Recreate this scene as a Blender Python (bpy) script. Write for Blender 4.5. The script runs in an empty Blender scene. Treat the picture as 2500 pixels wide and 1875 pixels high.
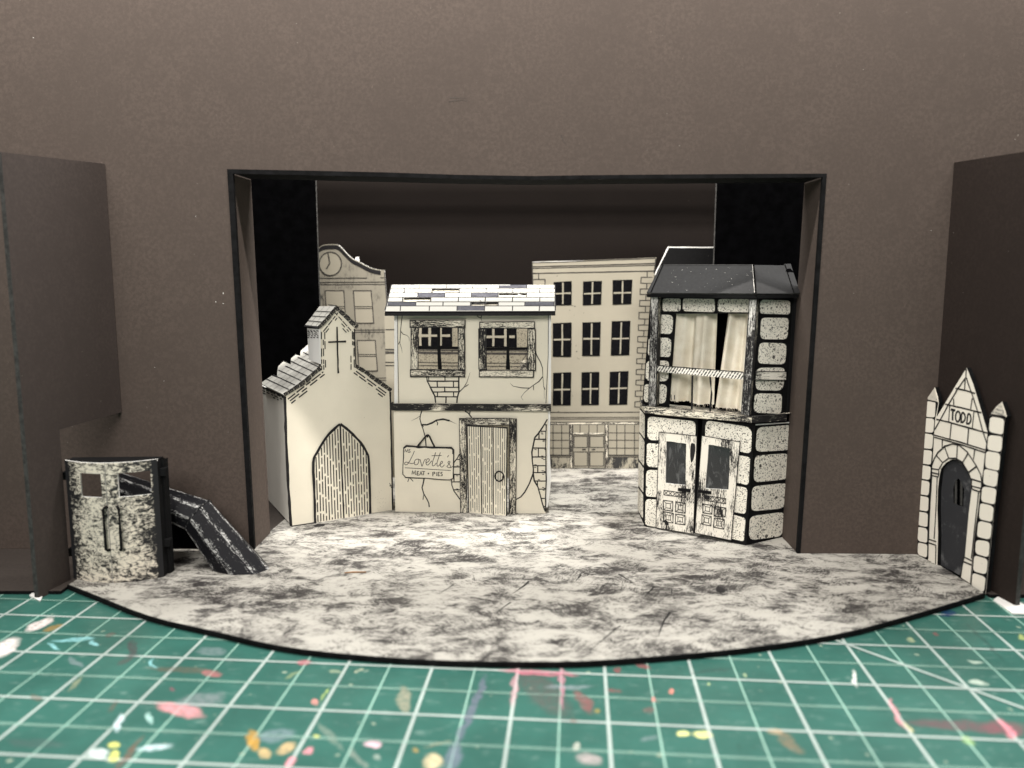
import bpy, math, random
from mathutils import Vector
from mathutils.geometry import tessellate_polygon
random.seed(7)
R = math.radians
C = bpy.context.scene.collection
SC = bpy.context.scene
SC.unit_settings.system = 'IMPERIAL'
SC.unit_settings.scale_length = 0.0254          # one unit is one inch

# ------------------------------------------------------------------ survey of the photograph (camera solved from the one-inch mat grid)
F, PITCH, H = 1963.8, .1377, 4.5592
CP, SP = math.cos(PITCH), math.sin(PITCH)
EYE = Vector((0, 0, H))
ZF = 0.07                                        # top of the stage floor above the mat

def ray(x, y):
    a = (x-1250)/F; b = (937.5-y)/F
    return Vector((a, CP+b*SP, -SP+b*CP))
def onz(x, y, z=ZF):
    d = ray(x, y); return EYE + d*((z-H)/d.z)
def ony(x, y, Y):
    d = ray(x, y); return EYE + d*(Y/d.y)
def crop(x0, y0, s):
    return lambda *p: [(x0+p[i]*s, y0+p[i+1]*s) for i in range(0, len(p), 2)]
c1 = crop(0, 950, .3316);    c2 = crop(600, 700, .3617);   c3 = crop(920, 680, .20796); c4 = crop(920, 960, .20796)
c5 = crop(1540, 620, .2411); c6 = crop(1540, 970, .22905); c7 = crop(2180, 850, .3917); c8 = crop(1280, 600, .3377)
c10 = crop(960, 1010, .13562); c11 = crop(150, 1080, .22296); c12 = crop(380, 1150, .16278); c13 = crop(2230, 1050, .24096)
c14 = crop(2230, 890, .12054); c16 = crop(540, 380, .36166); c17 = crop(1300, 380, .36166); c18 = crop(700, 1200, .4973)
c20 = crop(0, 1440, .28933); c21 = crop(620, 1440, .28933); c22 = crop(1240, 1440, .28933); c23 = crop(1860, 1440, .28933)

class Plane:
    """a flat sheet in space: origin, two unit axes and the normal towards the audience"""
    def __init__(s, o, u, v):
        s.o = Vector(o); s.u = Vector(u).normalized(); v = Vector(v)
        v = v - s.u*v.dot(s.u); s.v = v.normalized(); s.n = s.u.cross(s.v)
        if s.n.dot(EYE-s.o) < 0: s.n = -s.n
    def off(s, d):
        p = Plane(s.o + s.n*d, s.u, s.v); p.n = s.n; return p
    def px(s, pts):
        out = []
        for x, y in pts:
            d = ray(x, y); t = (s.o-EYE).dot(s.n)/d.dot(s.n)
            q = EYE + d*t - s.o
            out.append((q.dot(s.u), q.dot(s.v)))
        return out
    def w(s, p, d=0.0):
        return s.o + s.u*p[0] + s.v*p[1] + s.n*d
def vplane(a, b, z=ZF):
    A, B = onz(*a, z), onz(*b, z)
    return Plane((A.x, A.y, 0), (B.x-A.x, B.y-A.y, 0), (0, 0, 1))
def yplane(Y):
    return Plane((0, Y, 0), (1, 0, 0), (0, 0, 1))

# ------------------------------------------------------------------ mesh building
ORG = {}
JIT = [0]
def lerp(a, b, t): return (a[0]+(b[0]-a[0])*t, a[1]+(b[1]-a[1])*t)
def bil(q, s, t):
    """point in a quad TL TR BR BL, s to the right, t downwards"""
    return lerp(lerp(q[0], q[1], s), lerp(q[3], q[2], s), t)
def smooth(pts, n=4, closed=False):
    out = []; m = len(pts)
    rng = range(m if closed else m-1)
    for i in rng:
        g = (lambda k: pts[k % m]) if closed else (lambda k: pts[min(max(k, 0), m-1)])
        p0, p1, p2, p3 = g(i-1), g(i), g(i+1), g(i+2)
        for k in range(n):
            t = k/n
            out.append(tuple(.5*((2*p1[j])+(-p0[j]+p2[j])*t+(2*p0[j]-5*p1[j]+4*p2[j]-p3[j])*t*t+(-p0[j]+3*p1[j]-3*p2[j]+p3[j])*t**3) for j in (0, 1)))
    if not closed: out.append(pts[-1])
    return out
def rrect(q, r=.2, n=4, wob=.0):
    """rounded quad from four corners"""
    out = []
    for i in range(4):
        p, a, b = q[i], q[i-1], q[(i+1) % 4]
        la = math.dist(p, a); lb = math.dist(p, b); m = min(la, lb)*r*(1+random.uniform(-.25, .25))
        pa = lerp(p, a, m/la); pb = lerp(p, b, m/lb)
        for k in range(n+1):
            t = k/n
            x = (1-t)**2*pa[0]+2*t*(1-t)*p[0]+t*t*pb[0]; y = (1-t)**2*pa[1]+2*t*(1-t)*p[1]+t*t*pb[1]
            out.append((x+random.uniform(-wob, wob), y+random.uniform(-wob, wob)))
    return out
def ell(c, rx, ry, n=28, rot=0):
    return [(c[0]+rx*math.cos(2*math.pi*k/n)*math.cos(rot)-ry*math.sin(2*math.pi*k/n)*math.sin(rot),
             c[1]+rx*math.cos(2*math.pi*k/n)*math.sin(rot)+ry*math.sin(2*math.pi*k/n)*math.cos(rot)) for k in range(n)]

class MB:
    def __init__(s, *mats):
        s.v, s.f, s.mi, s.uv, s.mats, s.sm = [], [], [], [], list(mats), []
    def m(s, mat):
        if mat not in s.mats: s.mats.append(mat)
        return s.mats.index(mat)
    def face(s, pts, mat, uvs=None, sm=False):
        i = len(s.v); s.v += [tuple(p) for p in pts]
        s.f.append(tuple(range(i, i+len(pts)))); s.mi.append(s.m(mat)); s.sm.append(sm)
        if uvs is None:
            a, b = Vector(pts[1])-Vector(pts[0]), Vector(pts[-1])-Vector(pts[0])
            la, lb = a.length, b.length
            uvs = [(0, 0), (la, 0), (la, lb), (0, lb)][:len(pts)] + [(0, 0)]*(len(pts)-4)
        s.uv.append(list(uvs))
    def sheet(s, P, loops, mat, d=0.0, t=0.02, side=None, back=None, vert=False, px=True, hole_side=None):
        """a cut card: outline and holes in picture points, front at d, thickness t"""
        if loops and not isinstance(loops[0], list): loops = [loops]
        L = [P.px(l) if px else list(l) for l in loops]
        flat = [p for l in L for p in l]
        for tri in tessellate_polygon([[Vector((p[0], p[1], 0)) for p in l] for l in L]):
            ps = [flat[k] for k in tri]
            uv = [(p[1], p[0]) if vert else p for p in ps]
            w = [P.w(p, d) for p in ps]
            nn = (w[1]-w[0]).cross(w[2]-w[0])
            if nn.dot(P.n) < 0: w.reverse(); uv.reverse()
            s.face(w, mat, uv)
            if t: s.face([P.w(p, d-t) for p in (ps if nn.dot(P.n) < 0 else ps[::-1])], back or mat, uv[::-1])
        if t:
            for li, l in enumerate(L):
                sd = (hole_side if li and hole_side else side) or mat
                for k in range(len(l)):
                    a, b = l[k], l[(k+1) % len(l)]
                    s.face([P.w(a, d), P.w(b, d), P.w(b, d-t), P.w(a, d-t)], sd)
    def line(s, P, pts, wd, mat, d=.004, px=True, closed=False, wob=0.0, taper=False, sub=0):
        """an ink stroke, wd in inches"""
        q = P.px(pts) if px else list(pts)
        if sub: q = smooth(q, sub, closed)
        q = [p for i, p in enumerate(q) if i == 0 or math.dist(p, q[i-1]) > 1e-5]
        if closed and math.dist(q[0], q[-1]) < 1e-5: q.pop()
        if wob:
            r = []
            m = len(q)
            for i in range(m if closed else m-1):
                a, b = q[i], q[(i+1) % m]; n = max(1, int(math.dist(a, b)/.12))
                for k in range(n): r.append(lerp(a, b, k/n))
            if not closed: r.append(q[-1])
            q = [(p[0]+random.uniform(-wob, wob), p[1]+random.uniform(-wob, wob)) for p in r]
        m = len(q)
        if m < 2: return
        JIT[0] = (JIT[0]+1) % 40; d = d + JIT[0]*6e-5
        lft, rgt = [], []
        for i, p in enumerate(q):
            a = q[(i-1) % m] if (closed or i > 0) else None
            b = q[(i+1) % m] if (closed or i < m-1) else None
            d1 = Vector((p[0]-a[0], p[1]-a[1])).normalized() if a else None
            d2 = Vector((b[0]-p[0], b[1]-p[1])).normalized() if b else None
            if d1 is None: d1 = d2
            if d2 is None: d2 = d1
            t = (d1+d2)
            t = t.normalized() if t.length > 1e-4 else d1
            nrm = Vector((-t.y, t.x)); k = max(.45, nrm.dot(Vector((-d1.y, d1.x))))
            h = wd*.5/k*(1+(random.uniform(-.18, .18) if wob else 0))
            if taper: h *= 1-.8*i/(m-1)
            lft.append((p[0]+nrm.x*h, p[1]+nrm.y*h)); rgt.append((p[0]-nrm.x*h, p[1]-nrm.y*h))
        for i in range(m if closed else m-1):
            j = (i+1) % m
            s.face([P.w(lft[i], d), P.w(rgt[i], d), P.w(rgt[j], d), P.w(lft[j], d)], mat)
    def box(s, P, quad, d0, d1, mat, px=True, vert=False, side=None):
        s.sheet(P, [list(quad)], mat, d=d0, t=d0-d1, px=px, vert=vert, side=side)
    def tube(s, path, r, mat, n=8, caps=True):
        rings = []
        for i, p in enumerate(path):
            p = Vector(p)
            t = (Vector(path[min(i+1, len(path)-1)])-Vector(path[max(i-1, 0)])).normalized()
            a = t.cross(Vector((0, 0, 1)))
            if a.length < .05: a = t.cross(Vector((0, 1, 0)))
            a.normalize(); b = t.cross(a)
            rr = r[i] if isinstance(r, (list, tuple)) else r
            rings.append([p+a*math.cos(2*math.pi*k/n)*rr+b*math.sin(2*math.pi*k/n)*rr for k in range(n)])
        for i in range(len(rings)-1):
            for k in range(n):
                s.face([rings[i][k], rings[i][(k+1) % n], rings[i+1][(k+1) % n], rings[i+1][k]], mat, sm=True)
        if caps:
            s.face(rings[0][::-1], mat, [(0, 0)]*n); s.face(rings[-1], mat, [(0, 0)]*n)
    def build(s, name, parent=None, loc=None, weld=False):
        org = ORG[parent.name] if parent else Vector(loc or (0, 0, 0))
        me = bpy.data.meshes.new(name)
        me.from_pydata([tuple(Vector(p)-org) for p in s.v], [], s.f)
        for m in s.mats: me.materials.append(m)
        me.polygons.foreach_set('material_index', s.mi)
        me.polygons.foreach_set('use_smooth', s.sm)
        ul = me.uv_layers.new(name='UVMap')
        ul.data.foreach_set('uv', [c for f in s.uv for p in f for c in p])
        if weld:
            import bmesh
            bm = bmesh.new(); bm.from_mesh(me); bmesh.ops.remove_doubles(bm, verts=bm.verts, dist=1e-4)
            bmesh.ops.recalc_face_normals(bm, faces=bm.faces); bm.to_mesh(me); bm.free()
        o = bpy.data.objects.new(name, me); C.objects.link(o)
        if parent: o.parent = parent
        else: o.location = org
        ORG[o.name] = org
        return o
def tag(o, label, cat, group=None, kind=None):
    if label: o['label'] = label
    if cat: o['category'] = cat
    if group: o['group'] = group
    if kind: o['kind'] = kind
    return o
def thing(name, label, cat, loc, group=None):
    o = bpy.data.objects.new(name, None); C.objects.link(o); o.location = loc; o.empty_display_size = .2
    ORG[o.name] = Vector(loc)
    return tag(o, label, cat, group)

# ------------------------------------------------------------------ materials
class NT:
    def __init__(s, name, rough=.8, spec=.3):
        s.mat = bpy.data.materials.new(name); s.mat.use_nodes = True
        s.t = s.mat.node_tree; s.b = s.t.nodes['Principled BSDF']
        s.b.inputs['Roughness'].default_value = rough; s.b.inputs['Specular IOR Level'].default_value = spec
    def n(s, typ, **kw):
        nd = s.t.nodes.new('ShaderNode'+typ)
        for k, v in kw.items(): setattr(nd, k, v)
        return nd
    def l(s, a, b): s.t.links.new(a, b)
    def coord(s, kind='UV', scale=(1, 1, 1), rot=0):
        c = s.n('TexCoord'); mp = s.n('Mapping')
        mp.inputs['Scale'].default_value = scale; mp.inputs['Rotation'].default_value = (0, 0, rot)
        s.l(c.outputs[kind], mp.inputs['Vector']); return mp.outputs['Vector']
    def noise(s, vec, scale, detail=3, rough=.55, dist=0):
        nd = s.n('TexNoise'); nd.inputs['Scale'].default_value = scale; nd.inputs['Detail'].default_value = detail
        nd.inputs['Roughness'].default_value = rough; nd.inputs['Distortion'].default_value = dist
        s.l(vec, nd.inputs['Vector']); return nd.outputs['Fac']
    def ramp(s, x, a, b, lo=0.0, hi=1.0):
        nd = s.n('MapRange', interpolation_type='SMOOTHSTEP')
        for k, v in zip(('From Min', 'From Max', 'To Min', 'To Max'), (a, b, lo, hi)): nd.inputs[k].default_value = v
        s.l(x, nd.inputs['Value']); return nd.outputs['Result']
    def math(s, op, a, b=0.0, clamp=False):
        nd = s.n('Math', operation=op); nd.use_clamp = clamp
        for i, v in enumerate((a, b)):
            if isinstance(v, (int, float)): nd.inputs[i].default_value = v
            else: s.l(v, nd.inputs[i])
        return nd.outputs[0]
    def mix(s, f, a, b):
        nd = s.n('Mix', data_type='RGBA')
        for i, v in ((0, f), (6, a), (7, b)):
            if isinstance(v, (int, float)): nd.inputs[i].default_value = v
            elif isinstance(v, tuple): nd.inputs[i].default_value = (*v, 1)
            else: s.l(v, nd.inputs[i])
        return nd.outputs[2]
    def bump(s, h, strength=.2, dist=.01):
        nd = s.n('Bump'); nd.inputs['Strength'].default_value = strength; nd.inputs['Distance'].default_value = dist
        s.l(h, nd.inputs['Height']); s.l(nd.outputs[0], s.b.inputs['Normal'])
    def col(s, c):
        if isinstance(c, tuple): s.b.inputs['Base Color'].default_value = (*c, 1)
        else: s.l(c, s.b.inputs['Base Color'])
        return s.mat

INKC = (.012, .011, .012)
CREAM = (.82, .765, .635)
def m_paper(name, base, dark=.86, speck=True, smudge=.0):
    s = NT(name, .75, .25); v = s.coord('Object')
    k = s.noise(v, 1.6, 5, .6); k = s.ramp(k, .3, .75, dark, 1.0)
    col = s.mix(k, tuple(c*.55 for c in base), base)
    if speck:
        g = s.noise(v, 28, 2, .5); col = s.mix(s.ramp(g, .74, .8, 0, .55), col, (.25, .22, .18))
    if smudge:
        p = s.noise(v, 1.1, 4, .6); q = s.noise(s.coord('Object', (18, 18, 5)), 1.0, 4, .7)
        e = s.math('MULTIPLY', s.ramp(p, .50, .64), s.ramp(q, .44, .60))
        col = s.mix(s.math('MULTIPLY', e, smudge), col, (.03, .03, .03))
    s.bump(s.noise(v, 45, 3, .6), .06, .004)
    return s.col(col)
def m_plain(name, c, rough=.85, spec=.25, vary=.25, scale=9):
    s = NT(name, rough, spec); v = s.coord('Object')
    k = s.noise(v, scale, 4, .6)
    return s.col(s.mix(s.ramp(k, .3, .7), tuple(x*(1-vary) for x in c), tuple(x*(1+vary) for x in c)))
def m_card(name, c, fleck=.35, spec=.3):
    """dark matt-board: fibres, scuffs, faint mottling"""
    s = NT(name, .82, spec); v = s.coord('Object')
    big = s.ramp(s.noise(v, .55, 4, .6), .3, .7)
    mid = s.ramp(s.noise(v, 5, 5, .65), .3, .7)
    col = s.mix(big, tuple(x*.88 for x in c), tuple(x*1.1 for x in c))
    col = s.mix(s.math('MULTIPLY', mid, .35), col, tuple(x*1.35 for x in c))
    gr = s.noise(v, 20, 4, .7); col = s.mix(s.ramp(gr, .38, .62), tuple(x*.90 for x in c), col)
    fib = s.noise(s.coord('Object', (26, 26, 7)), 1.6, 3, .6, .6)
    col = s.mix(s.ramp(fib, .66, .8, 0, fleck), col, tuple(min(1, x*2.2) for x in c))
    sp = s.noise(v, 16, 2, .5); col = s.mix(s.ramp(sp, .77, .80, 0, .5), col, (.28, .25, .22))
    s.bump(s.noise(v, 30, 4, .65), .12, .008)
    return s.col(col)
def m_brush(name, amount, base=CREAM, along=5.0, across=70.0, coord='UV', ink=INKC, rough=.7, patch=.55):
    """dry-brushed ink on paper, streaks along the first coordinate"""
    s = NT(name, rough, .3)
    st = s.noise(s.coord(coord, (along, across, along)), 1.0, 6, .72, .3)
    fine = s.noise(s.coord(coord, (along*5, across*1.4, along*5)), 1.0, 3, .6)
    pt = s.noise(s.coord(coord, (1.6, 3.2, 1.6)), 1.0, 3, .55)
    x = s.math('ADD', s.math('MULTIPLY', st, .62), s.math('MULTIPLY', fine, .38))
    x = s.math('ADD', x, s.math('MULTIPLY', s.math('SUBTRACT', pt, .5), patch))
    k = s.ramp(x, .5-amount-.05, .5-amount+.05)
    return s.col(s.mix(k, base, ink))
def m_stone(name, base=(.86, .82, .72), big=1.0):
    s = NT(name, .75, .25); v = s.coord('Object')
    def dots(scale, r, p):
        vo = s.n('TexVoronoi'); vo.inputs['Scale'].default_value = scale; s.l(v, vo.inputs['Vector'])
        sep = s.n('SeparateColor'); s.l(vo.outputs['Color'], sep.inputs[0])
        rad = s.math('MULTIPLY', s.ramp(sep.outputs[0], p, 1.0), r)
        return s.math('LESS_THAN', vo.outputs['Distance'], rad)
    wig = s.noise(v, 60, 2, .5)
    d1, d2, d3 = dots(56, .52, .28), dots(28, .38*big, .55), dots(11, .27*big, .78)
    k = s.math('MAXIMUM', s.math('MAXIMUM', d1, d2), d3)
    k = s.math('MULTIPLY', k, s.ramp(wig, .28, .45))
    tone = s.ramp(s.noise(v, 2.2, 4, .6), .3, .7)
    col = s.mix(tone, tuple(c*.86 for c in base), base)
    return s.col(s.mix(s.math('MULTIPLY', k, .94), col, INKC))
PAPER = m_paper('cream_paper', CREAM, .88)
PAPER_BACK = m_paper('smudged_paper', (.275, .255, .205), .8, True, .85)
PAPER_CLEAN = m_paper('facade_paper', (.335, .31, .247), .86)
PAPER_GATE = m_paper('gate_paper', (.88, .83, .73), .92)
WHITE = m_paper('white_paper', (.86, .85, .82), .95, False)
TILE = m_paper('tile_paper', (.45, .44, .405), .94, False)
GREYP = m_paper('grey_paper', (.74, .715, .67), .92)
SIDEP = m_paper('side_paper', (.88, .845, .77), .9)
INK = m_plain('ink', INKC, .6, .3, .5, 30)
INK2 = m_plain('soft_ink', (.05, .046, .042), .7, .2, .5, 30)
GREYINK = m_brush('grey_hatching', .03, (.11, .11, .13), 8, 90, 'UV', (.035, .035, .045), .7, .3)
PANE = m_plain('black_pane', (.004, .004, .005), .8, .06, .4, 20)
BLACKP = m_plain('black_paint', (.006, .006, .0065), .8, .10, .45, 6)
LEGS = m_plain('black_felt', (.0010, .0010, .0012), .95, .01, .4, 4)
BLACKC = m_card('black_card', (.008, .008, .0085), .25, .10)
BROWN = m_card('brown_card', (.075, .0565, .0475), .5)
WINGC = m_card('wing_card_shaded', (.024, .0175, .015), .25, .12)  # right wing: same brown card with its shade put into the colour
WINGL = m_card('wing_card_lit', (.050, .038, .034), .3)  # left wing: lighter copy of the card for its lit face
BROWN_D = m_card('dark_card', (.045, .036, .031), .25)
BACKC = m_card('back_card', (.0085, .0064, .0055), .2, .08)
EDGE = m_plain('card_edge', (.045, .044, .042), .8, .3, .4, 12)
SLATE = m_card('roof_card', (.027, .027, .028), .3)
WOOD_L = m_brush('inked_wood', .0, CREAM, 6, 55, 'UV', INKC, .7, .40)
WOOD_M = m_brush('inked_wood_grey', .02, CREAM, 6, 55, 'UV', INKC, .7, .45)
WOOD_D = m_brush('inked_wood_dark', .11, CREAM, 4, 75, 'UV', INKC, .7, .8)
WOOD_W = m_brush('pale_inked_wood', -.075, (.82, .78, .69), 4, 75, 'UV', INKC, .7, .9)
DOORW = m_brush('smudged_door_paper', -.035, (.82, .78, .69), 5, 60, 'UV', INKC, .7, .8)
SMUT = m_brush('smutted_paper', -.02, (.335, .31, .247), 5, 26, 'UV', (.03, .03, .03), .7, .9)
POST = m_brush('post_wood', .035, (.78, .76, .72), 4, 80, 'UV', INKC, .7, .35)
STONE = m_stone('speckled_stone')
STONE_B = m_stone('blotched_stone', (.86, .82, .72), 1.35)

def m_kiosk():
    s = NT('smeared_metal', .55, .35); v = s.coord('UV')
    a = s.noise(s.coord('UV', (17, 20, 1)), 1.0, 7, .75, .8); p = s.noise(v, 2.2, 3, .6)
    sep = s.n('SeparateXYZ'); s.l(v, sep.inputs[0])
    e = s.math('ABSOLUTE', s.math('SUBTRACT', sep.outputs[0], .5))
    x = s.math('ADD', s.math('ADD', a, s.math('MULTIPLY', s.math('SUBTRACT', p, .5), .45)), s.math('ADD', s.ramp(e, .44, .49, 0, .4), s.ramp(e, .26, .48, 0, .09)))  # black-painted ends, plus curved shading put into the colour towards both sides
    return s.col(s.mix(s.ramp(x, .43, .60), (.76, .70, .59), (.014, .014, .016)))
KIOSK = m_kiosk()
def m_pipe():
    s = NT('dry_brushed_black', .5, .10)
    g = s.noise(s.coord('UV', (4, 7, 1)), 1.0, 5, .75, .5); q = s.noise(s.coord('UV', (26, 9, 1)), 1.0, 4, .8)
    sep = s.n('SeparateXYZ'); s.l(s.coord('UV'), sep.inputs[0])
    fr = s.math('FRACT', sep.outputs[1]); edge = s.math('ABSOLUTE', s.math('SUBTRACT', fr, .5))
    w = s.ramp(edge, .15, .5, -.02, .085)
    x = s.math('ADD', s.math('ADD', s.math('MULTIPLY', g, .5), s.math('MULTIPLY', q, .5)), w)
    return s.col(s.mix(s.ramp(x, .56, .65, 0, .9), (.007, .007, .009), (.55, .55, .54)))
PIPE = m_pipe()
def m_fabric():
    s = NT('muslin', .95, .1)
    sep = s.n('SeparateXYZ'); s.l(s.coord('UV', (48*6.283, 48*6.283, 1)), sep.inputs[0])
    a = s.math('SINE', sep.outputs[0]); b = s.math('SINE', sep.outputs[1])
    h = s.math('MULTIPLY', a, b); k = s.ramp(h, .05, .75)
    n = s.noise(s.coord('UV'), 4, 3, .6)
    col = s.mix(s.ramp(n, .3, .7), (.78, .715, .59), (.90, .85, .73))
    s.bump(h, .3, .004)
    return s.col(s.mix(s.math('MULTIPLY', k, .35), col, (.30, .24, .16)))
FABRIC = m_fabric()
def m_rope():
    s = NT('twisted_rail', .7, .3)
    sep = s.n('SeparateXYZ'); s.l(s.coord('UV'), sep.inputs[0])
    x = s.math('ADD', s.math('MULTIPLY', sep.outputs[0], 120), s.math('MULTIPLY', sep.outputs[1], -75))
    n = s.noise(s.coord('UV', (12, 30, 1)), 1.0, 4, .7)
    k = s.math('ADD', s.math('SINE', x), s.math('MULTIPLY', s.math('SUBTRACT', n, .5), 6))
    return s.col(s.mix(s.ramp(k, .1, .7), (.82, .79, .72), INKC))
ROPE = m_rope()
def m_slate_door():
    s = NT('chalky_black', .7, .3); v = s.coord('Object')
    a = s.noise(v, 5, 5, .7); b = s.noise(v, 1.6, 2, .5)
    x = s.math('ADD', a, s.math('MULTIPLY', s.math('SUBTRACT', b, .5), .5))
    return s.col(s.mix(s.ramp(x, .50, .80, 0, .6), (.030, .031, .035), (.34, .34, .34)))
CHALK = m_slate_door()
def m_glass():
    s = NT('dark_acetate', .12, .6); v = s.coord('UV', (7, 2.0, 1), .5)
    k = s.ramp(s.noise(v, 1.2, 3, .5, 1.5), .5, .8)
    s.b.inputs['Alpha'].default_value = .9
    return s.col(s.mix(k, (.03, .032, .034), (.16, .165, .165)))
GLASS = m_glass()
def m_floor():
    s = NT('scratched_ink_floor', .6, .3)
    v = s.coord('Object')
    def strokes(rot, sx, sy, sc, seed):
        w = s.n('VectorMath', operation='ADD'); wn = s.n('TexNoise'); wn.inputs['Scale'].default_value = 1.4; wn.inputs['Detail'].default_value = 2
        s.l(v, wn.inputs['Vector'])
        wm = s.n('VectorMath', operation='SCALE'); wm.inputs['Scale'].default_value = .55; s.l(wn.outputs['Color'], wm.inputs[0])
        s.l(v, w.inputs[0]); s.l(wm.outputs[0], w.inputs[1])
        mp = s.n('Mapping'); mp.inputs['Rotation'].default_value = (0, 0, rot); mp.inputs['Location'].default_value = (seed, seed*.7, 0)
        s.l(w.outputs[0], mp.inputs['Vector'])
        m2 = s.n('Mapping'); m2.inputs['Scale'].default_value = (sx, sy, 1); s.l(mp.outputs[0], m2.inputs['Vector'])
        return s.noise(m2.outputs[0], sc, 5, .72, .4)
    s1 = strokes(.15, 3.0, 13, 3.6, 3); s2 = strokes(-.75, 3.2, 13, 3.6, 17); s3 = strokes(.9, 3.2, 12, 3.6, 41)
    sel = s.ramp(s.noise(v, .9, 2, .5), .42, .58); sel2 = s.ramp(s.noise(s.coord('Object', (1, 1, 1), 1), .8, 2, .5), .5, .62)
    def mixf(f, a, b):
        nd = s.n('Mix', data_type='FLOAT'); s.l(f, nd.inputs[0]); s.l(a, nd.inputs[2]); s.l(b, nd.inputs[3]); return nd.outputs[0]
    st = mixf(sel2, mixf(sel, s1, s2), s3)
    pat = s.noise(s.coord('Object', (.95, 1.5, 1), .2), 1.0, 5, .62, .6)                       # where the brush was loaded
    pat2 = s.noise(s.coord('Object', (2.2, 4.2, 1), .25), 1.0, 5, .65, .8)
    dens = s.math('ADD', s.math('MULTIPLY', s.math('SUBTRACT', pat, .5), .6), s.math('MULTIPLY', s.math('SUBTRACT', pat2, .5), .75))
    x = s.math('ADD', st, dens)
    h1 = strokes(.25, 2.6, 15, 5.5, 7); h2 = strokes(-.6, 2.6, 14, 5.5, 23); hair = mixf(sel, h1, h2)
    y = s.math('ADD', s.math('MULTIPLY', st, .42), s.math('MULTIPLY', hair, .58))
    y = s.math('ADD', y, s.math('MULTIPLY', dens, .60))
    ink = s.ramp(y, .478, .575)
    smear = s.ramp(s.math('ADD', s.math('MULTIPLY', dens, 1.0), s.math('MULTIPLY', s.math('SUBTRACT', st, .5), .35)), -.16, .28, 0, .68)
    col = s.mix(smear, (.435, .42, .38), (.115, .11, .104))
    col = s.mix(s.math('MULTIPLY', ink, .90), col, (.010, .0075, .009))
    s.bump(s.noise(v, 40, 3, .6), .05, .004)
    return s.col(col)
FLOOR = m_floor()

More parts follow.
